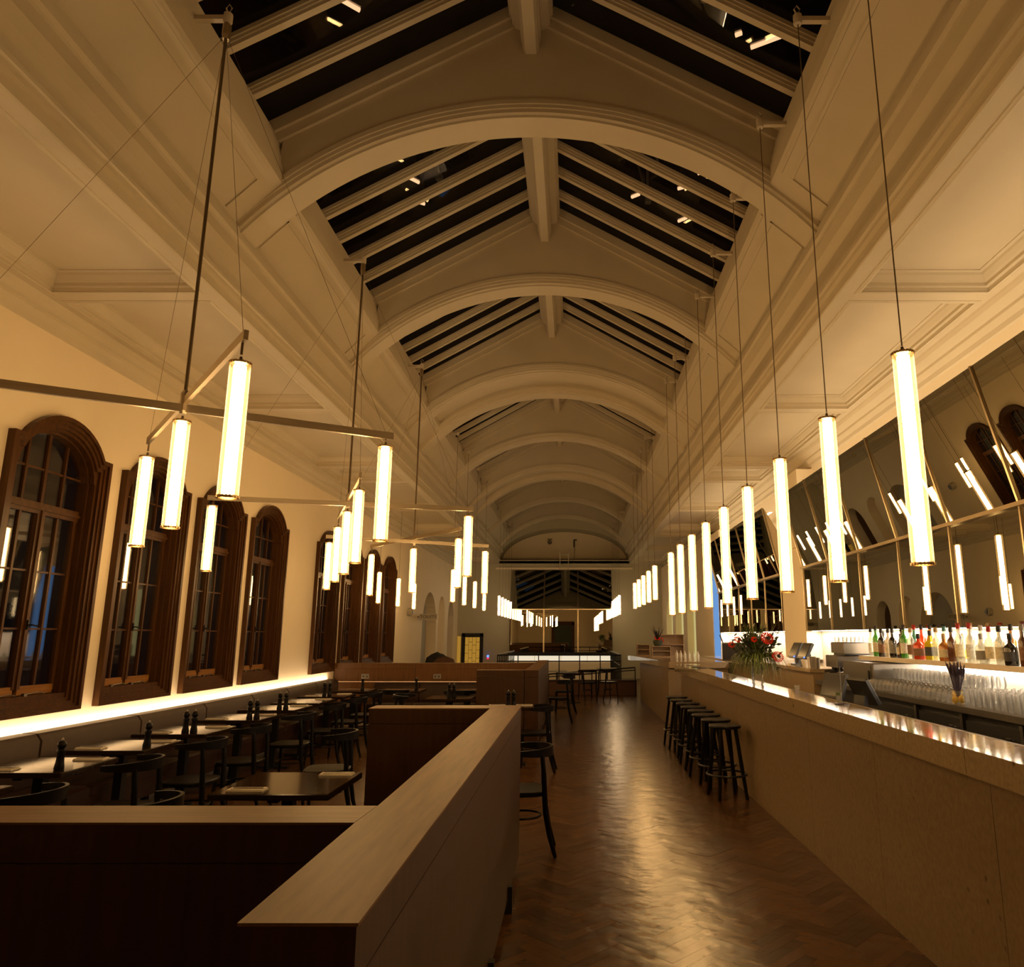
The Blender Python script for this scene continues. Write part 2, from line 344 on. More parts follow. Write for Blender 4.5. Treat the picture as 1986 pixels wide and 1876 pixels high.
# panel mouldings on the raking faces between arches
spans = list(zip([-.75] + ARCH, ARCH + [29.4]))
def on_panel(t, side):
    x, z = -2.505 - .395*t, 5.49 - .36*t
    return (x - LS*(1 - t), z) if side < 0 else (-.78 - x, z)
for (a, b) in spans:
    if b - a < 1.5: continue
    for side in (-1, 1):
        mb = MB()
        for t in (.03, .24):
            x, z = on_panel(t, side); k = .022
            nx = side * -.67 * .012; nz = -.74 * .012
            x2, z2 = on_panel(t + .045, side)
            mb.prismY([(x, z), (x2, z2), (x2 + nx, z2 + nz), (x + nx, z + nz)], a + .42, b - .22)
        for y in (a + .42, b - .24):
            p, q = on_panel(.24, side), on_panel(.97, side)
            mb.prismY([p, q, (q[0] + side*-.010, q[1] - .008), (p[0] + side*-.010, p[1] - .008)], y, y + .02)
        mb.build('panel_moulding', M['plaster'], ceiling)
# arches with their gables
RO, ZC = 3.42, 2.92
def gable_top(x):
    d = abs(x - XC) - (LS if x < XC else 0)
    if d < 2.13: return min(7.29, 7.29 - max(0, d - .2) * .575)
    return max(5.1, 5.50 - (d - 2.1) * .9)
for ay in ARCH:
    mb = MB(); n = 48; a0 = R(49.5)
    prof_a = [(3.42, -.022), (3.42, .30), (3.27, .30), (3.27, .03), (3.29, .025), (3.30, 0), (3.335, -.002), (3.34, -.012), (3.37, -.013), (3.375, -.022)]
    rr = []
    for i in range(n + 1):
        t = -a0 + 2*a0*i/n
        rr.append([(XC + r*math.sin(t), ay + y, ZC + r*math.cos(t)) for r, y in prof_a])
    mb.rings(rr).build('arch', M['plaster'], ceiling)
    mb = MB(); v = []; f = []; n = 60; xs = [XC - 2.57 + 5.12*i/n for i in range(n + 1)]
    for x in xs:
        zb = ZC + math.sqrt(max(0, 3.405**2 - (x - XC)**2)); zt = max(gable_top(x), zb + .001)
        for y in (ay + .0, ay + .18): v += [(x, y, zb), (x, y, zt)]
    for i in range(n):
        p = 4*i; q = p + 4; f += [(p, q, q+1, p+1), (p+2, p+3, q+3, q+2), (p+1, q+1, q+3, p+3)]
    mb.add(v, f).build('gable_wall', M['plaster'], ceiling, recalc=False)
    for sd in (-1, 1):     # raking moulding under the glass
        L = 2.25; ang = math.atan(.575)
        mb = MB().at(XC + sd*.2, ay, 7.26, 0, 0, sd*ang) if sd > 0 else MB().at(XC - .2, ay, 7.26, math.pi, 0, ang)
        s0 = 1 if sd > 0 else -1
        ya, yb = (-.06, .05) if sd > 0 else (-.05, .06)
        mb.box(0, L/math.cos(ang)*.93, ya, yb, -.09, .02)
        ya, yb = (-.03, .05) if sd > 0 else (-.05, .03)
        mb.box(0, L/math.cos(ang)*.93, ya, yb, -.17, -.09)
        mb.build('rake_moulding', M['plaster'], ceiling)
# vault strips where two arches stand close, and at both ends
def vault(a, b):
    mb = MB(); n = 30; a0 = R(49.5); v = []
    for i in range(n + 1):
        t = -a0 + 2*a0*i/n
        v += [(XC + 3.47*math.sin(t), a, ZC + 3.47*math.cos(t)), (XC + 3.47*math.sin(t), b, ZC + 3.47*math.cos(t))]
    mb.add(v, [(2*i, 2*i+1, 2*i+3, 2*i+2) for i in range(n)]).build('vault', M['plaster'], ceiling, smooth=True, recalc=False)
vault(12.13, 13.5); vault(19.77, 21.1); vault(28.4, Y1); vault(Y0, -.75)
# ridge beams, rafters and roof glass
BAYS = [(-.75, 2.47), (2.47, 5.69), (5.69, 8.91), (8.91, 12.13), (13.33, 16.55), (16.55, 19.77), (20.97, 24.6), (24.6, 28.4)]
ang = math.atan(.575)
LR = 2.12 / math.cos(ang)
def slope_T(sd, y): return (XC + sd*.18, y, 7.27, 0 if sd > 0 else math.pi, 0, ang)
mr_ = MB().box(0, LR, -.052, .052, -.02, .015).box(0, LR, -.040, .040, -.045, -.02).box(0, LR, -.028, .028, -.075, -.045).mesh('rafter', M['plaster'])
for a, b in BAYS:
    MB().prismY([(XC-.2, 7.31), (XC-.2, 7.18), (XC-.17, 7.16), (XC-.17, 7.10), (XC-.09, 7.07), (XC-.09, 6.95), (XC-.075, 6.93), (XC-.075, 6.86), (XC-.05, 6.82),
                 (XC+.05, 6.82), (XC+.075, 6.86), (XC+.075, 6.93), (XC+.09, 6.95), (XC+.09, 7.07), (XC+.17, 7.10), (XC+.17, 7.16), (XC+.2, 7.18), (XC+.2, 7.31)], a + .18, b + .06).build('ridge_beam', M['plaster'], ceiling)
    ys = [b - .45 - .475*k for k in range(7) if b - .45 - .475*k > a + .3]
    for y in ys:
        for sd in (-1, 1):
            o = obj('rafter', mr_, ceiling, (XC + sd*.18, y, 7.27)); o.rotation_euler = (0, ang, 0 if sd > 0 else math.pi)
    eds = [a + .16] + sorted(ys) + [b + .04]
    for p, q in zip(eds[:-1], eds[1:]):
        for sd in (-1, 1):
            y_a, y_b = (p, q) if sd > 0 else (-q, -p)
            MB().at(XC + sd*.18, 0, 7.27, 0 if sd > 0 else math.pi, 0, ang).box(0, LR + .1, y_a, y_b, .018, .026).build('roof_pane', M['sky_pane'], ceiling)
# brackets that carry the lamps
def bracket(x, y, z, sd):
    mb = MB(); e = x + sd*.33
    mb.box(min(x - sd*.02, e), max(x - sd*.02, e), y - .018, y + .018, z - .012, z + .022)
    mb.prismY([(e, z - .012), (e, z - .10), (e - sd*.07, z - .012)], y - .014, y + .014)
    mb.lathe([(.026, -.03), (.03, -.02), (.03, .04), (.016, .05)], 10, x, y, z)
    mb.path([(x, y, z + .04), (x + sd*.02, y + .0, z + .09), (x, y, z + .12), (x - sd*.02, y, z + .09), (x, y, z + .04)], .005, 6)
    mb.build('lamp_bracket', M['bracket'], ceiling, smooth=True)
# attic seen through the roof glass
MB().box(XL, XR, Y0, Y1, 9.0, 9.05).build('attic_roof', M['dark'], ceiling)
for i, (x, y, l, a) in enumerate([(-2.25, 6.12, .26, 40), (2.04, 6.6, .34, -28), (1.72, 6.5, .07, -28), (-2.2, 9.0, .15, 45), (-2.2, 9.55, .07, 30), (1.02, 8.3, .10, -25), (1.73, 8.83, .10, -25), (1.52, 9.17, .13, -25), (.88, 9.36, .13, -35), (1.64, 9.97, .15, -40)]):
    o = thing('attic_lamp', 'small orange tube lamp glowing above the roof glass, %s from the camera' % ORD[i], 'lamp', (x, y, 7.8), R(a), 'attic lamps above the roof glass')
    MB().path([(-l/2, 0, 0), (l/2, 0, 0)], .022, 8).build('tube', M['loft'], o)
    MB().box(-l/2, l/2, -.03, .03, .022, .05).build('fitting', M['truss'], o); MB().box(-.008, .008, -.008, .008, .05, 1.2).build('hanger', M['rod'], o)
for i, (x, y) in enumerate([(1.35, 6.15), (1.0, 8.55), (1.2, 9.0), (-1.5, 8.4), (-1.9, 9.2), (1.1, 9.75)]):
    tr = thing('roof_truss', 'grey steel truss joint above the roof glass, %s from the camera' % ORD[i], 'truss', (x, y, 8.0), R(20*i), 'steel joints in the attic')
    s_ = 1 if i == 0 else .6
    MB().path([(0, 0, 0), (.28*s_, .02, .55)], .035*s_, 4).build('strut', M['truss'], tr)
    MB().path([(0, 0, 0), (-.32*s_, .05, .42)], .035*s_, 4).build('strut', M['truss'], tr)
    MB().path([(0, 0, 0), (.0, .25*s_, .6)], .03*s_, 4).build('strut', M['truss'], tr)
    MB().box(-.07*s_, .07*s_, -.07*s_, .07*s_, -.1*s_, .02).build('gusset_plate', M['truss'], tr); MB().box(-.03, .03, -.03, .03, .02, 1.0).build('post', M['dark'], tr)

# ================================================================== left wall and its windows
WY = [5.745 + 1.53*k for k in range(4)] + [13.06 + 1.53*k for k in range(4)]
WY = [WY[0] - 1.53] + WY     # the window beside the camera, seen in the mirror
def arch_pts(yc, a, b, z0, n):   # from right foot over to left foot
    return [(yc + a*math.cos(math.pi*i/n), z0 + b*math.sin(math.pi*i/n)) for i in range(n + 1)]
wl = MB(); HW = .52; SP = 3.07; BB = .40; SILL = 1.06
def wquad(y0, y1, z0, z1): wl.add([(XL, y0, z0), (XL, y1, z0), (XL, y1, z1), (XL, y0, z1)], [(0, 1, 2, 3)])
NICHE = [(22.6, 24.9, 3.02), (25.25, 26.5, 3.0), (27.2, 28.5, 2.93)]
segs = sorted([(y + .64 - HW, y + .64 + HW, SILL, SP, BB) for y in WY] + [(a, b, 0, t - (b - a)/2*1.0, (b - a)/2*1.0) for a, b, t in NICHE])
cur = Y0
for a, b, zs, sp, bb in segs:
    wquad(cur, a, 0, ZA)
    if zs > 0: wquad(a, b, 0, zs)
    pts = arch_pts((a + b)/2, (b - a)/2, bb, sp, 20)
    for p, q in zip(pts[:-1], pts[1:]): wl.add([(XL, p[0], p[1]), (XL, q[0], q[1]), (XL, q[0], ZA), (XL, p[0], ZA)], [(0, 1, 2, 3)])
    # reveal
    dep = .16 if zs > 0 else .35
    ring = [(b, zs)] + pts + [(a, zs)]
    for p, q in zip(ring[:-1], ring[1:]): wl.add([(XL, p[0], p[1]), (XL, q[0], q[1]), (XL - dep, q[0], q[1]), (XL - dep, p[0], p[1])], [(0, 1, 2, 3)])
    cur = b
wquad(cur, Y1, 0, ZA)
wall_left = struct(wl.build('wall_left', M['wall'], recalc=False))
# window master
def window_at(y0, num):
    wn = empty_struct('window_%d' % num, (XL, y0 + .64, 0))
    return wn
def ell(a, b, z0, n, t0=0, t1=math.pi): return [(a*math.cos(t0 + (t1 - t0)*i/n), z0 + b*math.sin(t0 + (t1 - t0)*i/n)) for i in range(n + 1)]
WM = {}
def casing_mesh():
    mb = MB()
    # nested frames, each a ring between an outer and an inner outline
    def outline(hw, hb, zb, shoulder, a, b):
        t = math.asin(min(1, (shoulder - SP)/b)); pts = [(hw, zb), (hw, shoulder)]
        pts += ell(a, b, SP, 16, t, math.pi - t); pts += [(-hw, shoulder), (-hw, zb)]
        return pts
    def ringpair(o, i, x0, x1):
        n = len(o)
        v = [(x1, y, z) for y, z in o] + [(x1, y, z) for y, z in i] + [(x0, y, z) for y, z in o] + [(x0, y, z) for y, z in i]
        f = []
        for k in range(n):
            j = (k + 1) % n
            f += [(k, j, n + j, n + k), (2*n + k, 3*n + k, 3*n + j, 2*n + j), (k, 2*n + k, 2*n + j, j), (n + k, n + j, 3*n + j, 3*n + k)]
        mb.add(v, f)
    o1 = outline(.64, 0, .988, 3.31, .585, .515); o2 = outline(.600, 0, 1.02, 3.27, .560, .475); o3 = outline(.565, 0, 1.045, 3.235, .530, .44)
    o4 = outline(.53, 0, 1.07, 3.20, .500, .405)
    o5 = [(.50, 1.10), (.50, 3.07)] + ell(.485, .375, SP, 16, .02, math.pi - .02) + [(-.50, 3.07), (-.50, 1.10)]
    o6 = [(.482, 1.13), (.482, 3.07)] + ell(.475, .355, SP, 16, .02, math.pi - .02) + [(-.482, 3.07), (-.482, 1.13)]
    ringpair(o1, o2, -.02, .065); ringpair(o2, o3, -.02, .045); ringpair(o3, o4, -.06, .03); ringpair(o4, o5, -.14, .005); ringpair(o5, o6, -.16, -.05)
    return mb.mesh('casing', M['tower_wood'])
WM['casing'] = casing_mesh()
G = -.13
WM['transom'] = MB().box(G - .02, G + .035, -.49, .49, 2.70, 2.80).box(G - .02, G + .05, -.49, .49, 2.735, 2.765).mesh('transom', M['tower_wood'])
WM['meeting_stile'] = MB().box(G - .02, G + .035, -.045, .045, 1.2, 2.72).box(G - .02, G + .05, -.012, .012, 1.2, 2.74).mesh('meeting_stile', M['tower_wood'])
WM['stile'] = MB().box(G - .02, G + .025, -.025, .025, 1.17, 2.70).mesh('stile', M['tower_wood'])
WM['bottom_rail'] = MB().box(G - .02, G + .028, -.215, .215, 1.15, 1.225).mesh('bottom_rail', M['sill_wood'])
WM['sill'] = MB().box(G - .03, -.01, -.50, .50, 1.08, 1.145).mesh('sill', M['tower_wood'])
WM['muntin_long'] = MB().box(G - .015, G + .02, -.012, .012, 1.21, 2.70).mesh('muntin', M['tower_wood'])
WM['muntin_row'] = MB().box(G - .012, G + .014, -.205, .205, -.008, .008).mesh('muntin', M['tower_wood'])
def zin(y): return SP + .355*math.sqrt(max(0, 1 - (y/.476)**2))
WM['m_up0'] = MB().box(G - .015, G + .02, -.016, .016, 2.79, zin(0)).mesh('muntin', M['tower_wood'])
WM['m_up1'] = MB().box(G - .015, G + .02, -.012, .012, 2.79, zin(.24)).mesh('muntin', M['tower_wood'])
WM['m_cross'] = MB().box(G - .012, G + .014, -.475, .475, 3.09, 3.108).mesh('muntin', M['tower_wood'])
WM['stay'] = MB().path([(0, -.10, 0), (0, .06, .012), (.03, .09, .0), (.0, .12, -.005)], .006, 6).box(-.01, .015, -.13, -.09, -.012, .012).mesh('stay', M['steel'])
WM['handle'] = MB().box(0, .02, -.008, .008, -.04, .04).path([(.01, 0, .0), (.05, 0, 0), (.05, .07, -.01)], .007, 6).mesh('handle', M['black_metal'])
cy = [(-.44, -.245), (-.22, -.03), (.03, .22), (.245, .44)]
rows = [(1.225, 1.70), (1.716, 2.195), (2.211, 2.70)]
panes = []
for a, b in cy:
    for z0, z1 in rows: panes.append(MB().box(G - .003, G + .003, a, b, z0, z1).mesh('pane', M['pane']))
for a, b in [(-.472, -.252), (-.228, -.016), (.016, .228), (.252, .472)]:
    panes.append(MB().box(G - .003, G + .003, a, b, 2.80, 3.09).mesh('pane', M['pane']))
    ys_ = [a + (b - a)*i/6 for i in range(7)]
    panes.append(MB().prismX([(a, 3.108), (b, 3.108)] + [(y, max(3.11, zin(y))) for y in reversed(ys_)], G - .003, G + .003).mesh('pane', M['pane']))
for k, y0 in enumerate(WY):
    wn = window_at(y0, k + 1)
    obj('casing', WM['casing'], wn); obj('transom', WM['transom'], wn); obj('meeting_stile', WM['meeting_stile'], wn)
    for s_ in (-1, 1):
        obj('stile', WM['stile'], wn, (0, s_*.46, 0)); obj('bottom_rail', WM['bottom_rail'], wn, (0, s_*.24, 0))
        obj('muntin', WM['muntin_long'], wn, (0, s_*.232, 0)); obj('muntin', WM['m_up1'], wn, (0, s_*.24, 0))
        obj('window_stay', WM['stay'], wn, (-.06, s_*.17, 1.155))
        for z in (1.708, 2.203): obj('muntin', WM['muntin_row'], wn, (0, s_*.235, z))
    obj('muntin', WM['m_up0'], wn); obj('muntin', WM['m_cross'], wn); obj('sill', WM['sill'], wn); obj('handle', WM['handle'], wn, (G + .045, 0, 1.74))
    for p in panes: obj('pane', p, wn)
# niches further along the left wall
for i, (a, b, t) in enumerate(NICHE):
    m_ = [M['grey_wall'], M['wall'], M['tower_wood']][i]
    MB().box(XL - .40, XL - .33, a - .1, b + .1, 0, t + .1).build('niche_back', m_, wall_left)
    if i == 2:
        MB().box(XL - .33, XL - .30, a + .1, b - .1, .2, 1.9).build('door_leaf', M['tower_wood'], wall_left)
        MB().box(XL - .30, XL - .29, a + .2, a + .55, .3, 1.7).build('door_glass', M['amber'], wall_left)

# ================================================================== right wall
NR = [(21.45, 23.05, 3.05), (23.85, 25.65, 3.0), (26.45, 28.2, 2.95)]
wr = MB(); XN = 3.52
def rq(x, y0, y1, z0, z1): wr.add([(x, y0, z0), (x, y1, z0), (x, y1, z1), (x, y0, z1)], [(0, 3, 2, 1)])
rq(XR, Y0, 18.9, 0, ZA)
wr.box(XN, XR + .3, 18.68, 18.9, 0, 4.2).box(3.5, XR, 11.21, 12.36, 1.30, 4.22).box(3.46, 3.5, 11.3, 12.0, 3.0, 3.62).box(3.55, XR, 17.80, 18.68, 0, 4.2)
cur = 18.9
for a, b, t in NR:
    rq(XN, cur, a, 0, 4.3); rq(XN, a, b, 0, 1.05)
    h_ = (b - a)/2; sp = t - h_*.9
    pts = arch_pts((a + b)/2, h_, h_*.9, sp, 18)
    for p, q in zip(pts[:-1], pts[1:]): wr.add([(XN, p[0], p[1]), (XN, q[0], q[1]), (XN, q[0], 4.3), (XN, p[0], 4.3)], [(0, 1, 2, 3)])
    ring = [(b, 1.05)] + pts + [(a, 1.05)]
    for p, q in zip(ring[:-1], ring[1:]): wr.add([(XN, p[0], p[1]), (XN, q[0], q[1]), (XN + .2, q[0], q[1]), (XN + .2, p[0], p[1])], [(0, 1, 2, 3)])
    cur = b
rq(XN, cur, Y1, 0, 4.3)
wr.add([(XN, 18.9, 4.3), (XR, 18.9, 4.3), (XR, Y1, 4.3), (XN, Y1, 4.3)], [(0, 1, 2, 3)])
wall_right = struct(wr.build('wall_right', M['wall'], recalc=False))
for i, (a, b, t) in enumerate(NR):
    MB().box(XN + .2, XN + .24, a - .05, b + .05, 1.0, t + .05).build('lit_pane', M['niche_glow'], wall_right)  # niche back made to glow, standing in for light inside the recess
wn = empty_struct('window_10', (3.55, 18.2, 0))
MB().box(-.03, -.01, -.42, .46, 1.15, 3.35).build('pane', M['blue_pane'], wn)
MB().box(-.05, 0, -.47, -.42, 1.1, 3.4).box(-.05, 0, .46, .5, 1.1, 3.4).box(-.05, 0, -.47, .5, 3.35, 3.4).box(-.08, 0, -.47, .5, 1.1, 1.15).build('frame', M['wall'], wn)
# stone cladding behind the bar, panel by panel
ys = [.5 + 1.11*k for k in range(10)]
for k in range(16):
    a = 1.2 + 1.11*k
    if a + 1.11 > 18.6: break
    MB().box(3.725, 3.748, a + .003, a + 1.107, 1.0, 2.0).build('cladding_slab', M['splash'], wall_right)

# ================================================================== end walls
we = MB()
zt = 6.6
arcp = [(XC + 2.62*math.cos(math.pi*i/30), 4.66 + 1.28*math.sin(math.pi*i/30)) for i in range(31)]
we.box(XL, XR, Y1, Y1 + .2, 0, 4.66)
for p, q in zip(arcp[:-1], arcp[1:]): we.add([(p[0], Y1, p[1]), (q[0], Y1, q[1]), (q[0], Y1, zt), (p[0], Y1, zt)], [(0, 1, 2, 3)])
for p, q in zip(arcp[:-1], arcp[1:]): we.add([(p[0], Y1, p[1]), (q[0], Y1, q[1]), (q[0], Y1 + 1.2, q[1]), (p[0], Y1 + 1.2, p[1])], [(0, 1, 2, 3)])
we.box(XL, XC - 2.62, Y1, Y1 + .2, 4.66, zt).box(XC + 2.62, XR, Y1, Y1 + .2, 4.66, zt)
we.box(XC - 2.7, XC + 2.7, Y1 + 1.2, Y1 + 1.3, 4.5, 6.4).box(XC - 2.7, XC + 2.7, Y1, Y1 + 1.2, 4.5, 4.6)
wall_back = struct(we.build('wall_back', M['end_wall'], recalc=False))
MB().box(XC - 2.69, XC + 2.69, Y1 + 1.17, Y1 + 1.19, 4.62, 6.3).build('lunette_plaster', M['wall'], wall_back)
MB().box(XC - 2.75, XC + 2.75, Y1 - .07, Y1, 4.64, 4.68).build('ledge', M['tower_wood'], wall_back)
MB().box(XC - 2.75, XC + 2.75, Y1 - .05, Y1, 4.26, 4.33).build('ledge_moulding', M['wall'], wall_back)
MB().box(XC - .42, XC + .42, Y1 + 1.14, Y1 + 1.165, 4.62, 5.9).build('flue_panel', M['wall'], wall_back)
lad = thing('wall_ladder', 'white steel ladder rising from the top of the end mirror', 'ladder', (XC, Y1 - .12, 4.25))
for s_ in (-1, 1): MB().path([(s_*.17, 0, 0), (s_*.17, 0, .65), (s_*.32, .1, .82)], .018, 6).build('rail', M['bracket'], lad)
for z in (.12, .36, .6): MB().path([(-.17, 0, z), (.17, 0, z)], .014, 6).build('rung', M['bracket'], lad)
sp_ = thing('wall_speaker', 'small round speaker on the wall under the end arch', 'speaker', (XC - .62, Y1 + 1.10, 5.5))
MB().at(0, 0, 0, 0, R(90)).lathe([(.07, -.02), (.09, .0), (.09, .06), (.05, .09)], 12).build('body', M['steel'], sp_); MB().box(-.1, .1, -.01, .03, .11, .15).build('mount', M['rod'], sp_)
cm = thing('wall_camera', 'black bracket with a drooping cable above the end ladder', 'camera', (XC + .4, Y1 + 1.12, 5.2))
MB().box(-.02, .12, -.03, .03, .38, .42).box(-.03, .03, -.03, .03, .1, .38).build('arm', M['plastic'], cm); MB().path([(0, 0, .1), (.02, 0, .0), (-.01, 0, -.5)], .012, 6).build('cable', M['rod'], cm)
MB().add([(XC - 2.0, Y1 + .12, 4.615), (XC + 2.0, Y1 + .12, 4.615), (XC + 2.0, Y1 + .2, 4.615), (XC - 2.0, Y1 + .2, 4.615)], [(0, 1, 2, 3)]).build('light_strip', M['strip_end'], wall_back, recalc=False)  # added out of view behind the ledge to light the recess
# door with lit glass in the end wall
dr = empty_struct('door_1', (-4.0, Y1, 0))
MB().box(-.42, -.30, -.10, 0, 0, 1.74).box(.30, .42, -.10, 0, 0, 1.74).box(-.42, .42, -.10, 0, 1.62, 1.74).build('frame', M['soft_black'], dr)
MB().box(-.30, .30, -.06, -.02, 0, 1.62).build('leaf', M['soft_black'], dr)
k = 0
for i in range(4):
    zz = 0
    for j in range(5):
        MB().box(-.29 + .145*i + .006, -.29 + .145*(i + 1) - .006, -.075, -.062, .05 + .31*j + (.12 if i % 2 else 0)*(j > 0), min(1.60, .05 + .31*(j + 1) + (.12 if i % 2 else 0)) - .014).build('glass_block', M['amber'], dr)
MB().box(-4.60, -4.47, Y1 - .03, Y1 - .005, .2, 1.62).build('lit_panel', M['amber'], wall_back)
lv = thing('light_switch', 'alarm panel with a blue and a red light right of the end door', 'switch', (-3.38, Y1 - .03, .8))
MB().box(-.05, .05, -.02, .03, -.06, .1).build('plate', M['wall'], lv); MB().lathe([(.035, -.03), (.035, .03)], 8, 0, -.03, .06).build('blue_light', M['blue_led'], lv); MB().lathe([(.03, -.03), (.03, .03)], 8, 0, -.03, -.03).build('red_light', M['red_led'], lv)
# wall behind the camera
wf = struct(MB().box(XL, XR, Y0 - .2, Y0, 0, 6.6).build('wall_front', M['wall']))
d2 = empty_struct('door_2', (-.9, Y0, 0))
MB().box(-.75, .75, .0, .04, 0, 2.5).build('leaf', M['bottle_green_wall'], d2)
MB().box(-.95, -.72, 0, .12, 0, 2.7).box(.72, .95, 0, .12, 0, 2.7).box(-.95, .95, 0, .12, 2.5, 2.8).build('frame', M['dark_red'], d2)

# ================================================================== lamps
def fluted(L, r=.047, n=30):
    mb = MB(); ring = []
    for i in range(n*2):
        t = 2*math.pi*i/(n*2); ring.append((math.cos(t)*(r if i % 2 else r*.93), math.sin(t)*(r if i % 2 else r*.93)))
    mb.rings([[(x, y, 0) for x, y in ring], [(x, y, -L) for x, y in ring]], cap=False)
    return mb.mesh('glass_tube', M['shade'], recalc=False)
def bead_ring(r=.046, n=20):
    mb = MB()
    for i in range(n):
        t = 2*math.pi*i/n; mb.at(r*math.cos(t), r*math.sin(t), 0, t).box(-.005, .005, -.0045, .0045, -.006, .006)
    mb.at(); mb.rings([[(q*math.cos(2*math.pi*k/20), q*math.sin(2*math.pi*k/20), z) for k in range(20)] for q, z in ((r, -.004), (r, .004), (r*.86, .004), (r*.86, -.004), (r, -.004))], cap=False)
    return mb.mesh('bead_ring', M['bead'])
BR = bead_ring()
LM = {}
for nm, L in (('long', .97), ('short', .64)):
    LM[nm + '_end'] = (fluted(L), MB().lathe([(.028, -.012), (.028, -L + .012)], 12).mesh('lamp_core', M['core_end'], smooth=True), L)
    LM[nm] = (fluted(L), MB().lathe([(.028, -.012), (.028, -L + .012)], 12).mesh('lamp_core', M['core'], smooth=True), L)
TOPCAP = MB().lathe([(.006, .035), (.010, .01), (.040, .004), (.042, -.004)], 16).mesh('top_cap', M['rod'], smooth=True)
CABLE = MB().lathe([(.0036, 0), (.0036, 1)], 6).mesh('cable', M['rod'])
def lamp_tube(parent, loc, kind):
    sh, core, L = LM[kind]
    t = obj('glass_tube', sh, parent, loc)
    obj('lamp_core', core, t); obj('bead_ring', BR, t); obj('bead_ring', BR, t, (0, 0, -L)); obj('top_cap', TOPCAP, t)
    return t
def pendant(x, y, ztop, kind, zhang, label, group):
    p = thing('tube_pendant', label, 'pendant lamp', (x, y, ztop), 0, group)
    lamp_tube(p, (0, 0, 0), kind)
    c = obj('cable', CABLE, p, (0, 0, .04)); c.scale = (1, 1, zhang - ztop - .04)
    return p
GB = 'tube pendants hung in a row over the bar'
YB = [3.18 + 1.03*k for k in range(9)]
for k, y in enumerate(YB):
    pendant(1.52, y, 2.925, 'long', 5.74, 'long ribbed glass tube pendant over the bar, %s to the camera' % ORD[k], GB)
    bracket(1.52, y, 5.74, 1)
for k in range(5):
    y = 13.75 + 1.15*k
    pendant(1.52, y, 2.94, 'short', 5.74, 'short tube pendant in the five over the far counter, %s to the camera' % ORD[k], 'short tube pendants over the far counter')
    bracket(1.52, y, 5.74, 1)
for k in range(5):
    pendant(1.50, 24.3 + 1.08*k, 2.96, 'short_end', 5.74, 'distant tube pendant beside the end mirror on the bar side, %s to the camera' % ORD[k], 'distant tube pendants on the bar side')
    bracket(1.50, 24.3 + 1.08*k, 5.74, 1)
    pendant(-2.42, 23.9 + 1.1*k, 2.92, 'short_end', 5.74, 'distant tube pendant beside the end mirror on the window side, %s to the camera' % ORD[k], 'distant tube pendants on the window side')
    bracket(-2.42, 23.9 + 1.1*k, 5.74, -1)
for k, y in enumerate((14.6, 16.15, 17.85, 19.75)):
    pendant(-2.40, y, 2.94, 'short', 5.74, 'tube pendant beyond the last cross lamp, inner row, %s to the camera' % ORD[k], 'tube pendants in the inner row beyond the cross lamps')
    bracket(-2.40, y, 5.74, -1)
for k, y in enumerate((15.2, 16.9, 18.6)):
    pendant(-4.03, y, 2.94, 'short', 4.635, 'tube pendant beyond the last cross lamp, row by the windows, %s to the camera' % ORD[k], 'tube pendants by the far windows')
def bar_mesh(p, q, name, parent):
    p = Vector(p); q = Vector(q); d = q - p; L = d.length; a = math.atan2(d.y, d.x)
    MB().at(p.x, p.y, p.z, a).box(-.05, L + .05, -.011, .011, -.024, .024).build(name, M['arm'], parent)
def mobile(cx, cy, ends_a, ends_b, label, wires):
    t = thing('cross_chandelier', label, 'chandelier', (cx, cy, 5.74), 0, 'cross lamps over the window tables')
    rel = lambda p, z: (p[0] - cx, p[1] - cy, z - 5.74)
    MB().lathe([(.011, 3.0 - 5.74), (.011, -.03)], 8).build('rod', M['rod'], t)
    MB().lathe([(.02, 2.95 - 5.74), (.024, 2.97 - 5.74), (.024, 3.08 - 5.74), (.012, 3.1 - 5.74)], 10).build('hub', M['arm'], t)
    MB().lathe([(.022, -.16), (.028, -.13), (.028, -.05), (.014, -.03)], 10).build('top_coupling', M['brass'], t)
    for pair, z in ((ends_a, 3.035), (ends_b, 2.985)):
        bar_mesh(rel(pair[0], z), rel(pair[1], z), 'arm', t)
        for p in pair:
            lamp_tube(t, rel(p, 2.905), 'short')
            MB().path([rel(p, 2.95), rel(p, z - .02)], .006, 6).build('link', M['rod'], t)
    lamp_tube(t, (0, 0, 2.905 - 5.74), 'short')
    for q in wires: MB().path([(0, 0, -.12), rel(q, q[2])], .0014, 4).build('wire', M['rod'], t)
    bracket(cx, cy, 5.74, -1)
mobile(-2.345, 4.20, ((-1.572, 3.253), (-3.065, 5.093)), ((-1.28, 4.80), (-3.41, 3.58)), 'large cross lamp nearest the camera with five tubes on crossed bars',
       [(-1.572, 3.253, 3.05), (-3.065, 5.093, 3.05), (-3.41, 3.58, 3.0), (-1.28, 4.80, 3.0)])
mobile(-2.345, 7.46, ((-1.894, 6.315), (-2.79, 8.56)), ((-1.132, 7.75), (-3.571, 7.10)), 'middle cross lamp with five tubes between the nearest one and the far one',
       [(-1.894, 6.315, 3.05), (-2.79, 8.56, 3.05), (-1.132, 7.75, 3.0), (-3.571, 7.10, 3.0)])
mobile(-2.36, 10.72, ((-1.523, 9.604), (-3.19, 11.50)), ((-1.345, 11.06), (-3.367, 10.0)), 'third cross lamp with five tubes, farthest of the three, near the lit partition',
       [(-1.523, 9.604, 3.05), (-3.19, 11.50, 3.05), (-3.367, 10.0, 3.0)])

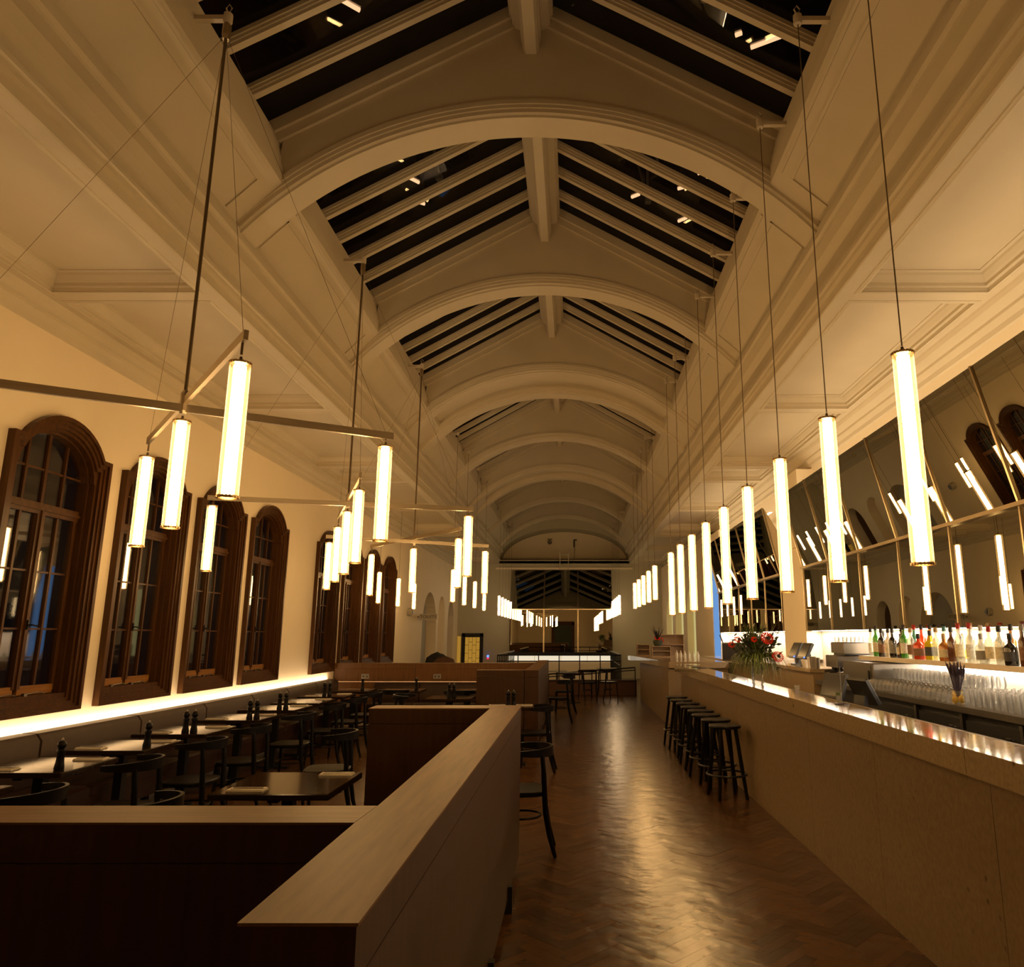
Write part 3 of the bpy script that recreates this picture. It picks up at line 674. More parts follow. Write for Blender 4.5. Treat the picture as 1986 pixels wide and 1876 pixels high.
# ================================================================== hidden light strips
s1 = MB().add([(-4.60, 2.5, .835), (-4.565, 2.5, .835), (-4.565, 14.1, .835), (-4.60, 14.1, .835)], [(0, 1, 2, 3)]).build('light_strip', M['strip'], wall_left, recalc=False)

# ================================================================== oak partitions
def partition(name, label, segs, feet=(), caps=None, mface='oak_v', group='oak partitions'):
    """segs: list of (x0,x1,y0,y1, capmat)"""
    t = thing(name, label, 'partition', (segs[0][0], segs[0][2], 0), 0, group)
    ox, oy = segs[0][0], segs[0][2]
    for (x0, x1, y0, y1, cap, c) in segs:
        X0, X1, A, B = x0 - ox, x1 - ox, y0 - oy, y1 - oy
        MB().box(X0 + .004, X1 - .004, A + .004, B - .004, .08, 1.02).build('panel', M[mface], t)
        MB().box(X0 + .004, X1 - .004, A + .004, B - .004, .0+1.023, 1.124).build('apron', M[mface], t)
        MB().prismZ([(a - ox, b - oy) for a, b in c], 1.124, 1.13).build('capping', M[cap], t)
    for (x, y) in feet: MB().box(x - ox - .12, x - ox, y - oy, y - oy + .05, 0, .15).build('foot', M['soft_black'], t)
    return t
xa, xb = -.612, -.398
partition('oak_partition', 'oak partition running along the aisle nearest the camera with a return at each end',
    [(xa, xb, 1.485, 5.79, 'oak_y', [(-.622, 1.485), (xb, 1.485), (xb, 5.79), (xa - .0, 5.79), (xa, 5.56), (xa, 2.33), (-.64, 2.23)][:1] + [(xb, 1.485), (xb, 5.79), (xa, 5.56), (xa, 2.44), (-.622, 2.23)]),
     (-4.60, -.614, 2.225, 2.435, 'oak_x', [(-4.60, 2.225), (-.624, 2.225), (-.614, 2.435), (-4.60, 2.435)]),
     (-1.50, -.614, 5.55, 5.79, 'oak_x', [(-1.50, 5.55), (-.614, 5.562), (xb - .003, 5.794), (-1.50, 5.79)])],
    feet=[(-.375, 2.75), (-.375, 3.80), (-.375, 4.85)])
partition('oak_partition', 'second oak partition along the aisle beyond the free table, with a short front return',
    [(-.76, -.54, 11.58, 16.2, 'oak_y', [(-.76, 11.8), (-.54, 11.58), (-.54, 16.2), (-.76, 16.2)]),
     (-1.50, -.762, 11.58, 11.80, 'oak_x', [(-1.50, 11.58), (-.545, 11.58), (-.765, 11.80), (-1.50, 11.80)])],
    feet=[(-.52, 13.0), (-.52, 14.6)])
bp_ = partition('oak_partition', 'wide oak partition across the room with a lit bench back and two sockets',
    [(-4.60, -.765, 14.45, 14.68, 'oak_x', [(-4.60, 14.45), (-.765, 14.45), (-.765, 14.68), (-4.60, 14.68)])], mface='oak_glow')
for x in (-3.05, -1.40): MB().box(x + 4.60, x + 4.606, -.004, .0, .80, 1.09).build('joint', M['soft_black'], bp_)
for i, x in enumerate((-4.0, -2.62)):
    so = thing('wall_socket', 'steel double power socket on the lit oak partition, %s' % ('close to the windows' if i == 0 else 'in the middle'), 'socket', (x, 14.45, .885), 0, 'sockets on the oak partition')
    MB().box(-.075, .075, -.008, .003, -.045, .045).build('plate', M['steel'], so)
    for s_ in (-.035, .035): MB().box(s_ - .012, s_ + .012, -.011, -.007, -.02, .012).build('outlet', M['plastic'], so)
MB().add([(.05, -.24, .80), (3.75, -.24, .80), (3.75, -.215, .80), (.05, -.215, .80)], [(0, 1, 2, 3)]).build('light_strip', M['strip_low'], bp_, recalc=False)

# ================================================================== leather benches
def cushion_back(name, L, parent, loc, rz, h0=.46, h1=.862):
    # back cushion along local x from 0..L, front face towards -y
    o = MB().rings([[(x, y, z) for y, z in pr] for x, pr in [
        (.002, [(0, h0), (0, h1 - .01), (-.12, h1 - .015), (-.162, h1 - .07), (-.165, h0)]),
        (.014, [(0, h0), (0, h1), (-.13, h1 - .004), (-.175, h1 - .06), (-.18, h0)]),
        (L - .014, [(0, h0), (0, h1), (-.13, h1 - .004), (-.175, h1 - .06), (-.18, h0)]),
        (L - .002, [(0, h0), (0, h1 - .01), (-.12, h1 - .015), (-.162, h1 - .07), (-.165, h0)])]]).build(name, M['leather'], parent, smooth=True)
    o.location = loc; o.rotation_euler = (0, 0, rz); return o
bn = thing('leather_bench', 'long brown leather bench under the arched windows with a light behind its back', 'bench', (-4.55, 2.5, 0), 0, 'leather benches')
yy = [2.5, 3.4, 4.85, 6.3, 7.72, 9.06, 10.38, 11.62, 12.9, 14.05]
for a, b in zip(yy[:-1], yy[1:]):
    cushion_back('back_cushion', b - a, bn, (0.0, a - 2.5, 0), R(90))
    MB().box(.17, .64, a - 2.5 + .004, b - 2.5 - .004, .38, .46, .02).build('seat_cushion', M['leather'], bn, smooth=True)
MB().box(.08, .62, 0, 11.55, .26, .375).box(.09, .61, 0, 11.55, .20, .255).build('seat_base', M['leather'], bn)
MB().box(-.01, .01, 0, 11.55, .1, .80).build('back_board', M['oak_v'], bn)
for k in range(8): MB().box(.40, .45, .6 + 1.45*k, .66 + 1.45*k, 0, .20).build('leg', M['black_wood'], bn)
b2 = thing('leather_bench', 'brown leather bench set against the lit oak partition', 'bench', (-3.72, 14.20, 0), 0, 'leather benches')
for a, b in ((0, .85), (.85, 2.2), (2.2, 2.92)):
    cushion_back('back_cushion', b - a, b2, (a, 0, 0), 0, .46, .795)
    MB().box(a + .004, b - .004, -.60, -.16, .38, .46, .02).build('seat_cushion', M['leather'], b2, smooth=True)
MB().box(0, 2.92, -.56, -.05, .1, .375).build('seat_base', M['leather'], b2)
MB().box(0, 2.92, 0, .02, 0, .775).build('back_board', M['oak_v'], b2)

# ================================================================== tables, chairs, stools
def table(x0, x1, y0, y1, label, rounded=.03, group='dark square dining tables'):
    w_, d_ = x1 - x0, y1 - y0
    t = thing('dining_table', label, 'table', ((x0 + x1)/2, (y0 + y1)/2, 0), 0, group)
    MB().box(-w_/2, w_/2, -d_/2, d_/2, .705, .74, .006).build('tabletop', M['table'], t)
    MB().box(-.035, .035, -.035, .035, .02, .70).build('column', M['black_metal'], t)
    MB().box(-w_/2 + .08, w_/2 - .08, -.03, .03, .675, .704).box(-.03, .03, -d_/2 + .08, d_/2 - .08, .675, .704).build('top_bracket', M['black_metal'], t)
    MB().box(-.21, .21, -.035, .035, 0, .022).box(-.035, .035, -.21, .21, 0, .0225).build('foot', M['black_metal'], t)
    return t
WT = [(-4.17, -3.47, 4.2, 4.82), (-4.17, -3.47, 5.23, 5.88), (-4.17, -3.47, 6.2, 6.83), (-4.17, -3.47, 7.2, 7.87), (-4.17, -3.46, 8.36, 9.03), (-4.19, -3.48, 9.46, 10.14), (-4.17, -3.50, 10.42, 11.15), (-4.2, -3.50, 11.5, 12.15)]
TB = []
for i, q in enumerate(WT):
    TB.append((q, table(*q, 'dark square table by the window bench, %s to the camera' % ORD[i])))
FREE = (-2.148, -1.437, 4.552, 5.26)
TB.append((FREE, table(*FREE, 'dark square table standing free just behind the nearest oak partition')))
BT = [(-4.1, -3.45, 12.62, 13.27), (-3.30, -2.58, 12.62, 13.27), (-2.18, -1.5, 12.62, 13.27), (-2.2, -1.52, 11.1, 11.75)]
for i, (q, l) in enumerate(zip(BT, ('dark table in the corner where the two benches meet', 'dark table at the middle of the bench under the lit partition', 'dark table at the aisle end of the bench under the lit partition', 'dark table in front of the second oak partition return'))):
    TB.append((q, table(*q, l)))
AT = [(-1.2, -.56, 5.95, 6.6), (-1.15, -.52, 9.75, 10.4)]
for q, l in zip(AT, ('dark table tucked behind the far end of the nearest partition', 'dark table by the aisle in front of the second oak partition')):
    TB.append((q, table(*q, l)))
# chair: faces +y, origin on the floor under the seat centre
def chair():
    t = thing('bentwood_chair', 'black bentwood chair with a curved back band standing in the aisle behind the nearest partition', 'chair', (0, 0, 0), 0, 'black bentwood chairs')
    n = 24; seat = []
    for i in range(n):
        a = 2*math.pi*i/n; c, s = math.cos(a), math.sin(a); k = 4
        r = 1/((abs(c)**k + abs(s)**k)**(1/k)); seat.append((c*r*.205*(1 - .06*(-s)), s*r*.20))
    MB().rings([[(x*.96, y*.96, .435) for x, y in seat], [(x, y, .445) for x, y in seat], [(x, y, .463) for x, y in seat], [(x*.96, y*.96, .470) for x, y in seat], [(x*.6, y*.6, .462) for x, y in seat]]).build('seat', M['black_wood'], t, smooth=True)
    for s_ in (-1, 1):
        MB().path([(s_*.17, .16, .44), (s_*.175, .165, .2), (s_*.185, .18, 0)], [.017, .016, .012], 8).build('leg', M['black_wood'], t, smooth=True)
        MB().path([(s_*.165, -.27, 0), (s_*.165, -.225, .15), (s_*.168, -.195, .32), (s_*.17, -.185, .46), (s_*.175, -.18, .60), (s_*.178, -.165, .745)], [.015, .019, .022, .022, .020, .018], 8).build('leg', M['black_wood'], t, smooth=True)
    ring = [(math.cos(2*math.pi*i/20)*.15, math.sin(2*math.pi*i/20)*.15 - .01, .27) for i in range(21)]
    MB().path(ring, .009, 6).build('stretcher', M['black_wood'], t, smooth=True)
    # curved crest band
    rr = []
    for i in range(17):
        a = R(12) - R(204)*i/16; x = .245*math.cos(a); y = -.02 + .225*math.sin(a); ca, sa = math.cos(a), math.sin(a); th = .010
        hh = .020 + .020*math.sin(math.pi*i/16)
        z0 = .76
        rr.append([(x - ca*th, y - sa*th, z0 - hh), (x + ca*th, y + sa*th, z0 - hh), (x + ca*th, y + sa*th, z0 + hh*.8), (x - ca*th, y - sa*th, z0 + hh*.8)])
    MB().rings(rr).build('backrest', M['black_wood'], t, smooth=True)
    return t
C0 = chair()
C0.location = (-.42, 6.15, 0); C0.rotation_euler = (0, 0, R(93))
CG = 'black bentwood chairs'
def pchair(x, y, a, label): return dup(C0, (x, y, 0), R(a), label, CG)
pchair(-.50, 9.62, 88, 'black chair by the aisle before the second oak partition')
pchair(-2.40, 4.22, 84, 'black chair with its curved back turned to the free table, nearest the front partition')
pchair(-2.25, 7.05, 100, 'black chair standing in the open floor beyond the free table')
for i, (y, x) in enumerate(((4.45, -3.2), (5.52, -3.22), (6.52, -3.22), (7.5, -3.24), (8.65, -3.2), (9.8, -3.2), (10.8, -3.2), (11.72, -3.22))):
    pchair(x, y, 90 + (-3, 4, -2, 3, 0, 5, -4, 2)[i], 'black chair facing the window bench, %s to the camera' % ORD[i])
for x, y, a, l in ((-2.95, 12.42, 4, 'black chair with its oval back before the middle table of the lit partition'), (-1.85, 12.3, 0, 'black chair at the aisle end table under the lit partition'), (-2.45, 11.35, -90, 'black chair beside the table before the second partition return'),
                   (-.30, 14.80, 90, 'black chair in the aisle beside the second oak partition, nearer one'), (-.22, 16.6, 95, 'black chair in the aisle beside the second oak partition, farther one'),
                   (.35, 19.6, 20, 'black chair before the low end wall, beside the far table'), (.9, 19.8, -60, 'black chair before the low end wall, close to the far counter')):
    pchair(x, y, a, l)
tfar = table(-.35, .25, 18.6, 19.2, 'small dark table at the far end of the aisle')
# stools
def stool():
    t = thing('bar_stool', 'black bar stool nearest the camera in the row at the bar', 'stool', (0, 0, 0), 0, 'black bar stools at the bar')
    MB().lathe([(.15, .690), (.165, .697), (.170, .710), (.165, .722), (.13, .724), (.05, .718)], 28).build('seat', M['black_wood'], t, smooth=True)
    for k in range(4):
        a = R(45 + 90*k); c, s = math.cos(a), math.sin(a)
        MB().path([(c*.115, s*.115, .70), (c*.165, s*.165, .35), (c*.215, s*.215, 0)], [.021, .021, .018], 8).build('leg', M['black_wood'], t, smooth=True)
    MB().path([(math.cos(2*math.pi*i/28)*.205, math.sin(2*math.pi*i/28)*.205, .235) for i in range(29)], .011, 6).build('foot_ring', M['black_metal'], t, smooth=True)
    return t
S0 = stool(); SY = [8.10, 8.66, 9.18, 9.68, 10.18, 10.72, 11.24, 11.80]
S0.location = (1.60, SY[0], 0); S0.rotation_euler = (0, 0, R(12))
for i, y in enumerate(SY[1:]): dup(S0, (1.60 + (.01, -.01, .015, .0, .01, -.015, 0)[i], y, 0), R(12 + 17*i), 'black bar stool at the bar, %s of the row from the camera' % ORD[i + 1])

# ================================================================== things on the tables
def mill():
    t = thing('pepper_mill', 'black turned pepper mill on the window table second to the camera', 'mill', (0, 0, 0), 0, 'black pepper mills')
    MB().lathe([(.026, 0), (.028, .01), (.022, .04), (.019, .08), (.024, .10), (.021, .112)], 14).build('body', M['black_wood'], t, smooth=True)
    MB().lathe([(.012, .112), (.022, .125), (.024, .14), (.016, .155), (.008, .16)], 14).build('head', M['black_wood'], t, smooth=True)
    MB().lathe([(.006, .158), (.007, .168), (.003, .175)], 8).build('knob', M['steel'], t, smooth=True)
    return t
M0 = mill(); M0.location = (-3.56, 5.34, .74); M0.scale = (1.2, 1.2, 1.22)
for x, y, l in ((-3.56, 6.40, 'third table to the camera by the window bench'), (-3.72, 7.32, 'fourth table by the window bench, nearer the wall'), (-3.65, 7.34, 'fourth table by the window bench, nearer the aisle'),
                (-3.62, 8.5, 'fifth table by the window bench, nearer the wall'), (-3.54, 8.5, 'fifth table by the window bench, nearer the aisle'), (-3.72, 9.6, 'sixth table by the window bench, nearer the wall'), (-3.64, 9.6, 'sixth table by the window bench, nearer the aisle'),
                (-3.84, 11.65, 'eighth table by the window bench, nearer the wall'), (-3.76, 11.65, 'eighth table by the window bench, nearer the aisle'), (-3.58, 12.8, 'corner table of the benches'), (-2.68, 12.85, 'middle table under the lit partition'),
                (-1.86, 11.3, 'table before the second partition return, nearer the windows'), (-1.79, 11.3, 'table before the second partition return, nearer the aisle'),
                (-.86, 9.95, 'aisle table before the second partition, nearer the windows'), (-.79, 9.95, 'aisle table before the second partition, nearer the aisle')):
    dup(M0, (x, y, .74), 0, 'black pepper mill on the ' + l)
def napkin():
    t = thing('folded_napkin', 'folded white napkin with cutlery on the near corner of the free table', 'napkin', (0, 0, 0), 0, 'folded napkins with cutlery')
    MB().box(-.11, .11, -.045, .045, 0, .006).at(0, 0, .006, R(2)).box(-.108, .105, -.042, .043, 0, .006, .002).build('cloth', M['white_linen'], t)
    MB().box(-.09, .04, .010, .017, .0125, .0155).box(.04, .09, .004, .023, .0125, .0155).build('fork', M['steel'], t)
    MB().at(0, 0, 0, R(5)).box(-.09, .10, -.024, -.012, .0125, .0155).build('knife', M['steel'], t)
    return t
N0 = napkin(); N0.location = (-1.96, 4.66, .74)
dup(N0, (-1.58, 5.16, .74), 0, 'folded white napkin with cutlery on the far corner of the free table')
for i, q in enumerate(WT):
    if i == 0: continue
    dup(N0, (q[1] - .15, q[3] - .10, .74), R(3), 'folded napkin on the aisle side of the window table %s to the camera' % ORD[i])
    dup(N0, (q[0] + .20, q[2] + .12, .74), R(-2), 'folded napkin on the wall side of the window table %s to the camera' % ORD[i])
dup(N0, (-1.02, 10.1, .74), R(5), 'folded napkin on the aisle table before the second partition, window side')
dup(N0, (-.66, 10.12, .74), R(0), 'folded napkin on the aisle table before the second partition, aisle side')
dup(N0, (-.68, 6.45, .74), R(80), 'folded napkin on the table behind the far end of the nearest partition')

# ================================================================== the bar
bar = thing('stone_bar', 'long beige limestone bar with a thick polished top', 'bar', (1.75, 1.0, 0), 0)
js = [1.0, 2.2, 3.45, 4.75, 6.05, 7.35, 8.65, 9.95, 11.25, 12.75]
for a, b in zip(js[:-1], js[1:]):
    MB().box(0, .29, a - 1 + .002, b - 1 - .002, .04 + 1.0, 1.157).build('top_slab', M['stone_top'], bar)
    MB().box(.10, .16, a - 1 + .002, b - 1 - .002, 0.0, 1.035).build('front_slab', M['stone'], bar)
MB().box(.165, .42, .02, 11.7, 0, 1.03).build('carcass', M['dark'], bar)
MB().box(.294, .44, .02, 11.7, 1.09, 1.128).build('drip_tray', M['tray'], bar)
MB().prismZ([(.10, 11.76), (.10, 12.0), (.16, 12.2), (.28, 12.28), (.42, 12.28), (.42, 11.72)], 0, 1.035).build('end_block', M['stone'], bar)
MB().prismZ([(0, 11.755), (.0, 12.1), (.08, 12.32), (.26, 12.42), (.44, 12.42), (.44, 11.755)], 1.04, 1.157).build('end_slab', M['stone_top'], bar)
b3 = thing('far_counter', 'curved limestone counter beyond the long bar with a pointed round end', 'bar', (1.77, 14.5, 0), 0)
pts = [(.05, 0), (0, .6), (0, 5.6), (.05, 6.2), (.2, 6.6), (1.2, 6.6), (1.2, 0)]
MB().prismZ(pts, 0, 1.04).build('body', M['stone'], b3)
MB().prismZ([(.05, -.1), (-.04, .8), (-.14, 2.0), (-.26, 3.4), (-.36, 4.3), (-.38, 4.8), (-.32, 5.2), (-.15, 5.6), (.3, 5.9), (1.2, 5.9), (1.2, -.1)], 1.04, 1.157).build('top', M['stone_top'], b3)
# back counter with drawers
bc = thing('back_counter', 'steel topped back counter with black drawers behind the bar', 'counter', (2.95, 1.2, 0), 0)
MB().box(0, .77, 0, 8.0, 1.075, 1.12).build('worktop', M['steel'], bc)
MB().box(.06, .77, 0, 8.0, 0, 1.07).build('carcass', M['plastic'], bc)
for k in range(8):
    a = .03 + .77*k + .0
    if a + .75 > 8.0: break
    d = MB().box(.03, .06, a + .04, a + .72, .86, 1.02).build('drawer', M['plastic'], bc)
    MB().box(-.0, .03, a + .10, a + .16, .93, .955).box(.0, .01, a + .10, a + .16, .92, .965).build('drawer_handle', M['steel'], d)
    MB().box(.03, .06, a + .04, a + .72, .10, .84).build('cupboard_door', M['plastic'], bc)
    MB().box(.02, .06, a - .02, a + .02, .02, 1.06).build('post', M['steel'], bc)
rc = thing('raised_counter', 'raised limestone counter behind the flowers that carries two screens', 'counter', (2.90, 9.25, 0), 0)
MB().box(.04, .80, 0, 3.3, 0, 1.20).build('body', M['stone'], rc); MB().box(0, .80, -.01, 3.32, 1.205, 1.25).build('top', M['stone_top'], rc)
r2 = thing('raised_counter', 'long limestone counter below the second mirror, beyond the till screens', 'counter', (3.02, 12.75, 0), 0)
MB().box(.04, .68, 0, 4.98, 0, 1.13).build('body', M['stone'], r2); MB().box(0, .68, -.01, 5.0, 1.135, 1.18).build('top', M['stone_top'], r2)
# bottle shelf
sh = thing('bottle_shelf', 'thin limestone shelf carrying the liquor bottles', 'shelf', (3.30, 1.2, 1.38), 0)
MB().box(0, .44, 0, 7.49, 0, .044).build('board', M['splash'], sh)
MB().add([(.38, .1, -.004), (.42, .1, -.004), (.42, 7.4, -.004), (.38, 7.4, -.004)], [(0, 1, 2, 3)]).build('light_strip', M['strip_bar'], sh, recalc=False)

# mirrors
def mirror_wall(label, ya, n, step, xm=3.5, zb=1.72, zr=2.655, Lt=1.158, axis='R'):
    t = thing('bar_mirror', label, 'mirror', (xm, ya, zb), 0, 'smoked mirrors over the bar')
    al = R(13); W = n*step
    for k in range(n):
        a, b = k*step + .004, (k + 1)*step - .004
        MB().box(0, .02, a, b, 0, zr - zb - .012).build('lower_mirror', M['mirror'], t)
        MB().at(0, 0, zr - zb + .02, 0, 0, -al).box(0, .02, a, b, 0, Lt).build('upper_mirror', M['mirror'], t)
    for k in range(n + 1):
        y = k*step
        MB().box(-.012, .0, y - .010, y + .010, 0, zr - zb - .01).build('mullion', M['brass'], t)
        MB().at(0, 0, zr - zb + .02, 0, 0, -al).box(-.014, .0, y - .012, y + .012, 0, Lt + .004).build('mullion', M['brass'], t)
    MB().box(-.045, .015, -.01, W + .01, zr - zb - .012, zr - zb + .022).build('rail', M['brass'], t)
    top = (-(Lt*math.sin(al)), zr - zb + .02 + Lt*math.cos(al))
    MB().prismY([(.022, 0), (.022, zr - zb), (top[0] + .03, top[1] - .004), (top[0] + .05, top[1] - .03), (.24, zr - zb + .3), (.24, 0)], 0.0, W).build('box_back', M['plaster'], t)
    MB().add([(.06, .03, -.006), (.10, .03, -.006), (.10, W - .03, -.006), (.06, W - .03, -.006)], [(0, 1, 2, 3)]).build('under_light', M['strip_bar'], t, recalc=False)
    MB().add([(-.10, .1, top[1] - .055), (-.05, .1, top[1] - .055), (-.05, W - .1, top[1] - .055), (-.10, W - .1, top[1] - .055)], [(0, 1, 2, 3)]).build('top_light', M['strip_up'], t, recalc=False)
    return t
mirror_wall('long smoked mirror above the bottle shelf with a tilted upper row', 11.175 - 9*1.107, 9, 1.107)
mirror_wall('second smoked mirror beyond the plaster pier, smaller, behind the flowers', 12.41, 5, 1.075)
# end mirror: faces the camera
em = thing('end_mirror', 'wide smoked mirror on the end wall with a tilted upper half', 'mirror', (-.50, 28.9, 1.02), 0)
xs = [-2.0, -.67, .66, 2.0]
for a, b in zip(xs[:-1], xs[1:]):
    MB().box(a + .004, b - .004, 0, .02, 0, 1.62).build('lower_mirror', M['mirror'], em)
    MB().at(0, 0, 1.65, 0, R(-19)).box(a + .004, b - .004, 0, .02, 0, 1.64).build('upper_mirror', M['mirror'], em)
for x in xs[1:-1]:
    MB().box(x - .025, x + .025, -.02, 0, 0, 1.62).build('mullion', M['brass'], em)
    MB().at(0, 0, 1.65, 0, R(-19)).box(x - .025, x + .025, -.02, 0, 0, 1.58).build('mullion', M['brass'], em)
MB().box(-2.0, 2.0, -.03, .0, 1.615, 1.65).build('rail', M['brass'], em)
MB().prismX([(.03, 0), (.03, 1.62), (.575, 3.18), (.59, 3.18), (.59, 0)], -2.0, 2.0).build('box_back', M['plaster'], em)

pl = thing('lit_plinth', 'low backlit plinth glowing under the end mirror', 'bench', (-.50, 28.45, 0), 0)
xx = [-1.98, -1.15, -.72, .35, .52, 1.55, 1.75, 1.98]
for a, b in ((-1.98, -1.0), (-.98, 0), (.02, 1.0), (1.02, 1.98)): MB().box(a, b, 0, .02, .70, .93).build('lit_panel', M['light_box'], pl)
MB().box(-2.0, 2.0, .02, .4, 0, .93).build('body', M['wall'], pl); MB().box(-2.0, 2.0, -.02, .4, .94, 1.0).build('top', M['soft_black'], pl)

# raised end platform and its rails
pf = thing('low_wall', 'low dark timber wall at the end of the aisle', 'wall', (-2.35, 21.5, 0), 0)
MB().box(0, 4.14, 0, .12, 0, .37).build('panel', M['dark_red'], pf); MB().box(-.02, 4.14, -.03, .15, .375, .41).build('capping', M['oak_v'], pf)
def rail(label, p, q, z0, z1, n, group='black steel rails'):
    p, q = Vector(p), Vector(q); t = thing('guard_rail', label, 'railing', (p.x, p.y, 0), 0, group); d = q - p
    MB().path([(0, 0, z1 + p.z), (d.x, d.y, z1 + q.z)], .022, 6).build('top_rail', M['black_metal'], t)
    MB().path([(0, 0, z0 + p.z), (d.x, d.y, z0 + q.z)], .016, 6).build('lower_rail', M['black_metal'], t)
    for i in range(n):
        f = i/(n - 1); z = p.z*(1 - f) + q.z*f
        MB().path([(d.x*f, d.y*f, 0), (d.x*f, d.y*f, z1 + z)], .016, 6).build('baluster', M['black_metal'], t)
rail('black steel rail across the hall in front of the end mirror', (-2.2, 21.6, 0), (1.35, 21.6, 0), .93, 1.10, 7)
rail('black steel rail with close bars beside the end mirror, window side', (-2.2, 21.66, 0), (-2.2, 27.5, 0), .80, 1.10, 12)
rail('black steel rail with close bars beside the end mirror, bar side', (1.35, 21.66, 0), (1.35, 27.5, 0), .80, 1.10, 12)
rail('black ramp rail sloping up towards the far counter', (-.7, 20.9, -.62), (1.7, 20.9, -.44), 1.15, 1.22, 3)
for i, (x, z) in enumerate(((-.5, .62), (.25, .55), (.98, .7))):
    st = thing('terrace_table', 'low pale table behind the low end wall, %s' % ('window side', 'middle', 'bar side')[i], 'table', (x, 22.4, 0), 0, 'pale tables behind the low end wall')
    MB().box(-.3, .3, -.3, .3, z - .03, z).build('tabletop', M['grey_wall'], st); MB().box(-.03, .03, -.03, .03, .01, z - .03).build('column', M['black_metal'], st); MB().box(-.2, .2, -.2, .2, 0, .012).build('foot', M['black_metal'], st)

# ================================================================== bottles
def lm(name, c, tr=.45):
    return glassy(name, c, tuple(x*.8 for x in c), 1 - tr, .09, .05)
BC = dict(green=(.10, .42, .05), dark=(.03, .022, .015), clear=(.80, .80, .74), red=(.85, .10, .02), orange=(.9, .30, .03), yellow=(.75, .66, .04), amber=(.60, .25, .04), brown=(.16, .06, .03), teal=(.10, .34, .22), white=(.80, .74, .62))
BM = {k: lm('bottle ' + k, v, .7 if k == 'clear' else .3) for k, v in BC.items()}
CAPM = {k: mat('cap ' + k, v, .35) for k, v in dict(black=(.012, .011, .012), red=(.30, .012, .01), tan=(.38, .26, .13), teal=(.02, .11, .11), steel=(.3, .28, .25), maroon=(.10, .012, .018)).items()}
LABM = {k: mat('label ' + k, v, .6, var=.2, scale=60) for k, v in dict(cream=(.62, .55, .38), yellow=(.70, .48, .04), black=(.03, .03, .03), white=(.7, .68, .62), brown=(.2, .1, .05), grey=(.25, .24, .22)).items()}
SHP = dict(round=(.037, .0, .17, .215, .30), slim=(.031, 0, .18, .22, .31), squat=(.048, 0, .13, .17, .24), tall=(.036, 0, .19, .24, .33), flask=(.052, 0, .15, .19, .27))
def bottle(i, y, shp, col, cap, lab, label, dx=0):
    r, _, hs, hn, ht = SHP[shp]
    t = thing('liquor_bottle', label, 'bottle', (3.385 + dx, y, 1.4245), R(37*i), 'liquor bottles on the stone shelf')
    n = 14 if shp != 'flask' else 4; t.scale = (1.04, 1.04, 1.0)
    MB().lathe([(r*.9, 0), (r, .008), (r, hs), (r*.8, hs + (hn - hs)*.4), (.014, hn), (.013, ht - .03)], n).build('glass', BM[col], t, smooth=shp != 'flask')
    MB().lathe([(.016, ht - .045), (.017, ht - .04), (.017, ht), (.014, ht + .003)], 10).build('cap', CAPM[cap], t, smooth=True)
    if lab: MB().lathe([(r + .0008, hs*.25), (r + .0008, hs*.8)], n, cap=False).build('paper_label', LABM[lab], t, smooth=shp != 'flask')
BT_ = [(8.50, 'slim', 'clear', 'black', 'white', 0), (8.36, 'tall', 'green', 'black', 'cream', 0), (8.24, 'flask', 'dark', 'black', 'brown', .03), (8.14, 'round', 'dark', 'black', 'brown', -.03), (8.03, 'round', 'white', 'black', 'cream', 0),
       (7.88, 'round', 'dark', 'black', 'grey', -.02), (7.79, 'squat', 'dark', 'black', 'cream', .03), (7.70, 'slim', 'dark', 'black', 'brown', .0), (7.61, 'tall', 'green', 'black', 'white', -.02), (7.50, 'tall', 'teal', 'red', 'cream', .04),
       (7.43, 'round', 'clear', 'tan', 'brown', -.03), (7.36, 'tall', 'red', 'black', None, .05), (7.27, 'squat', 'red', 'black', 'brown', -.03), (7.18, 'tall', 'orange', 'black', 'white', .05), (7.09, 'flask', 'yellow', 'black', 'black', 0),
       (6.97, 'round', 'clear', 'tan', None, .0), (6.87, 'slim', 'clear', 'teal', 'white', .03), (6.79, 'squat', 'amber', 'tan', 'cream', -.02), (6.69, 'round', 'brown', 'black', None, .0), (6.59, 'squat', 'clear', 'tan', 'yellow', .04),
       (6.52, 'tall', 'clear', 'red', 'cream', -.02), (6.43, 'tall', 'clear', 'tan', None, .04), (6.34, 'tall', 'clear', 'red', 'white', -.02), (6.25, 'slim', 'clear', 'steel', None, .03), (6.17, 'squat', 'clear', 'steel', 'grey', -.02),
       (6.08, 'round', 'clear', 'red', 'cream', .0), (5.99, 'round', 'clear', 'black', 'white', .03), (5.90, 'round', 'clear', 'black', 'cream', -.02), (5.82, 'slim', 'amber', 'black', 'grey', .03), (5.745, 'squat', 'dark', 'black', 'black', -.03),
       (5.66, 'tall', 'teal', 'maroon', 'cream', .03), (5.58, 'slim', 'brown', 'steel', 'brown', -.03), (5.50, 'tall', 'green', 'maroon', 'yellow', .0), (5.425, 'round', 'green', 'black', 'cream', -.035), (5.355, 'tall', 'teal', 'maroon', 'cream', .05), (5.275, 'squat', 'amber', 'black', 'black', -.045),
       (5.19, 'round', 'clear', 'black', 'yellow', .04), (5.13, 'round', 'amber', 'black', 'cream', -.02), (5.04, 'slim', 'orange', 'maroon', 'cream', .03), (4.95, 'squat', 'amber', 'black', 'grey', -.02), (4.86, 'round', 'green', 'black', 'cream', .02)]
cols = {'clear': 'clear', 'dark': 'near black', 'white': 'white', 'brown': 'brown', 'amber': 'amber', 'teal': 'sea green', 'green': 'green', 'red': 'red', 'orange': 'orange', 'yellow': 'yellow'}
seen = {}
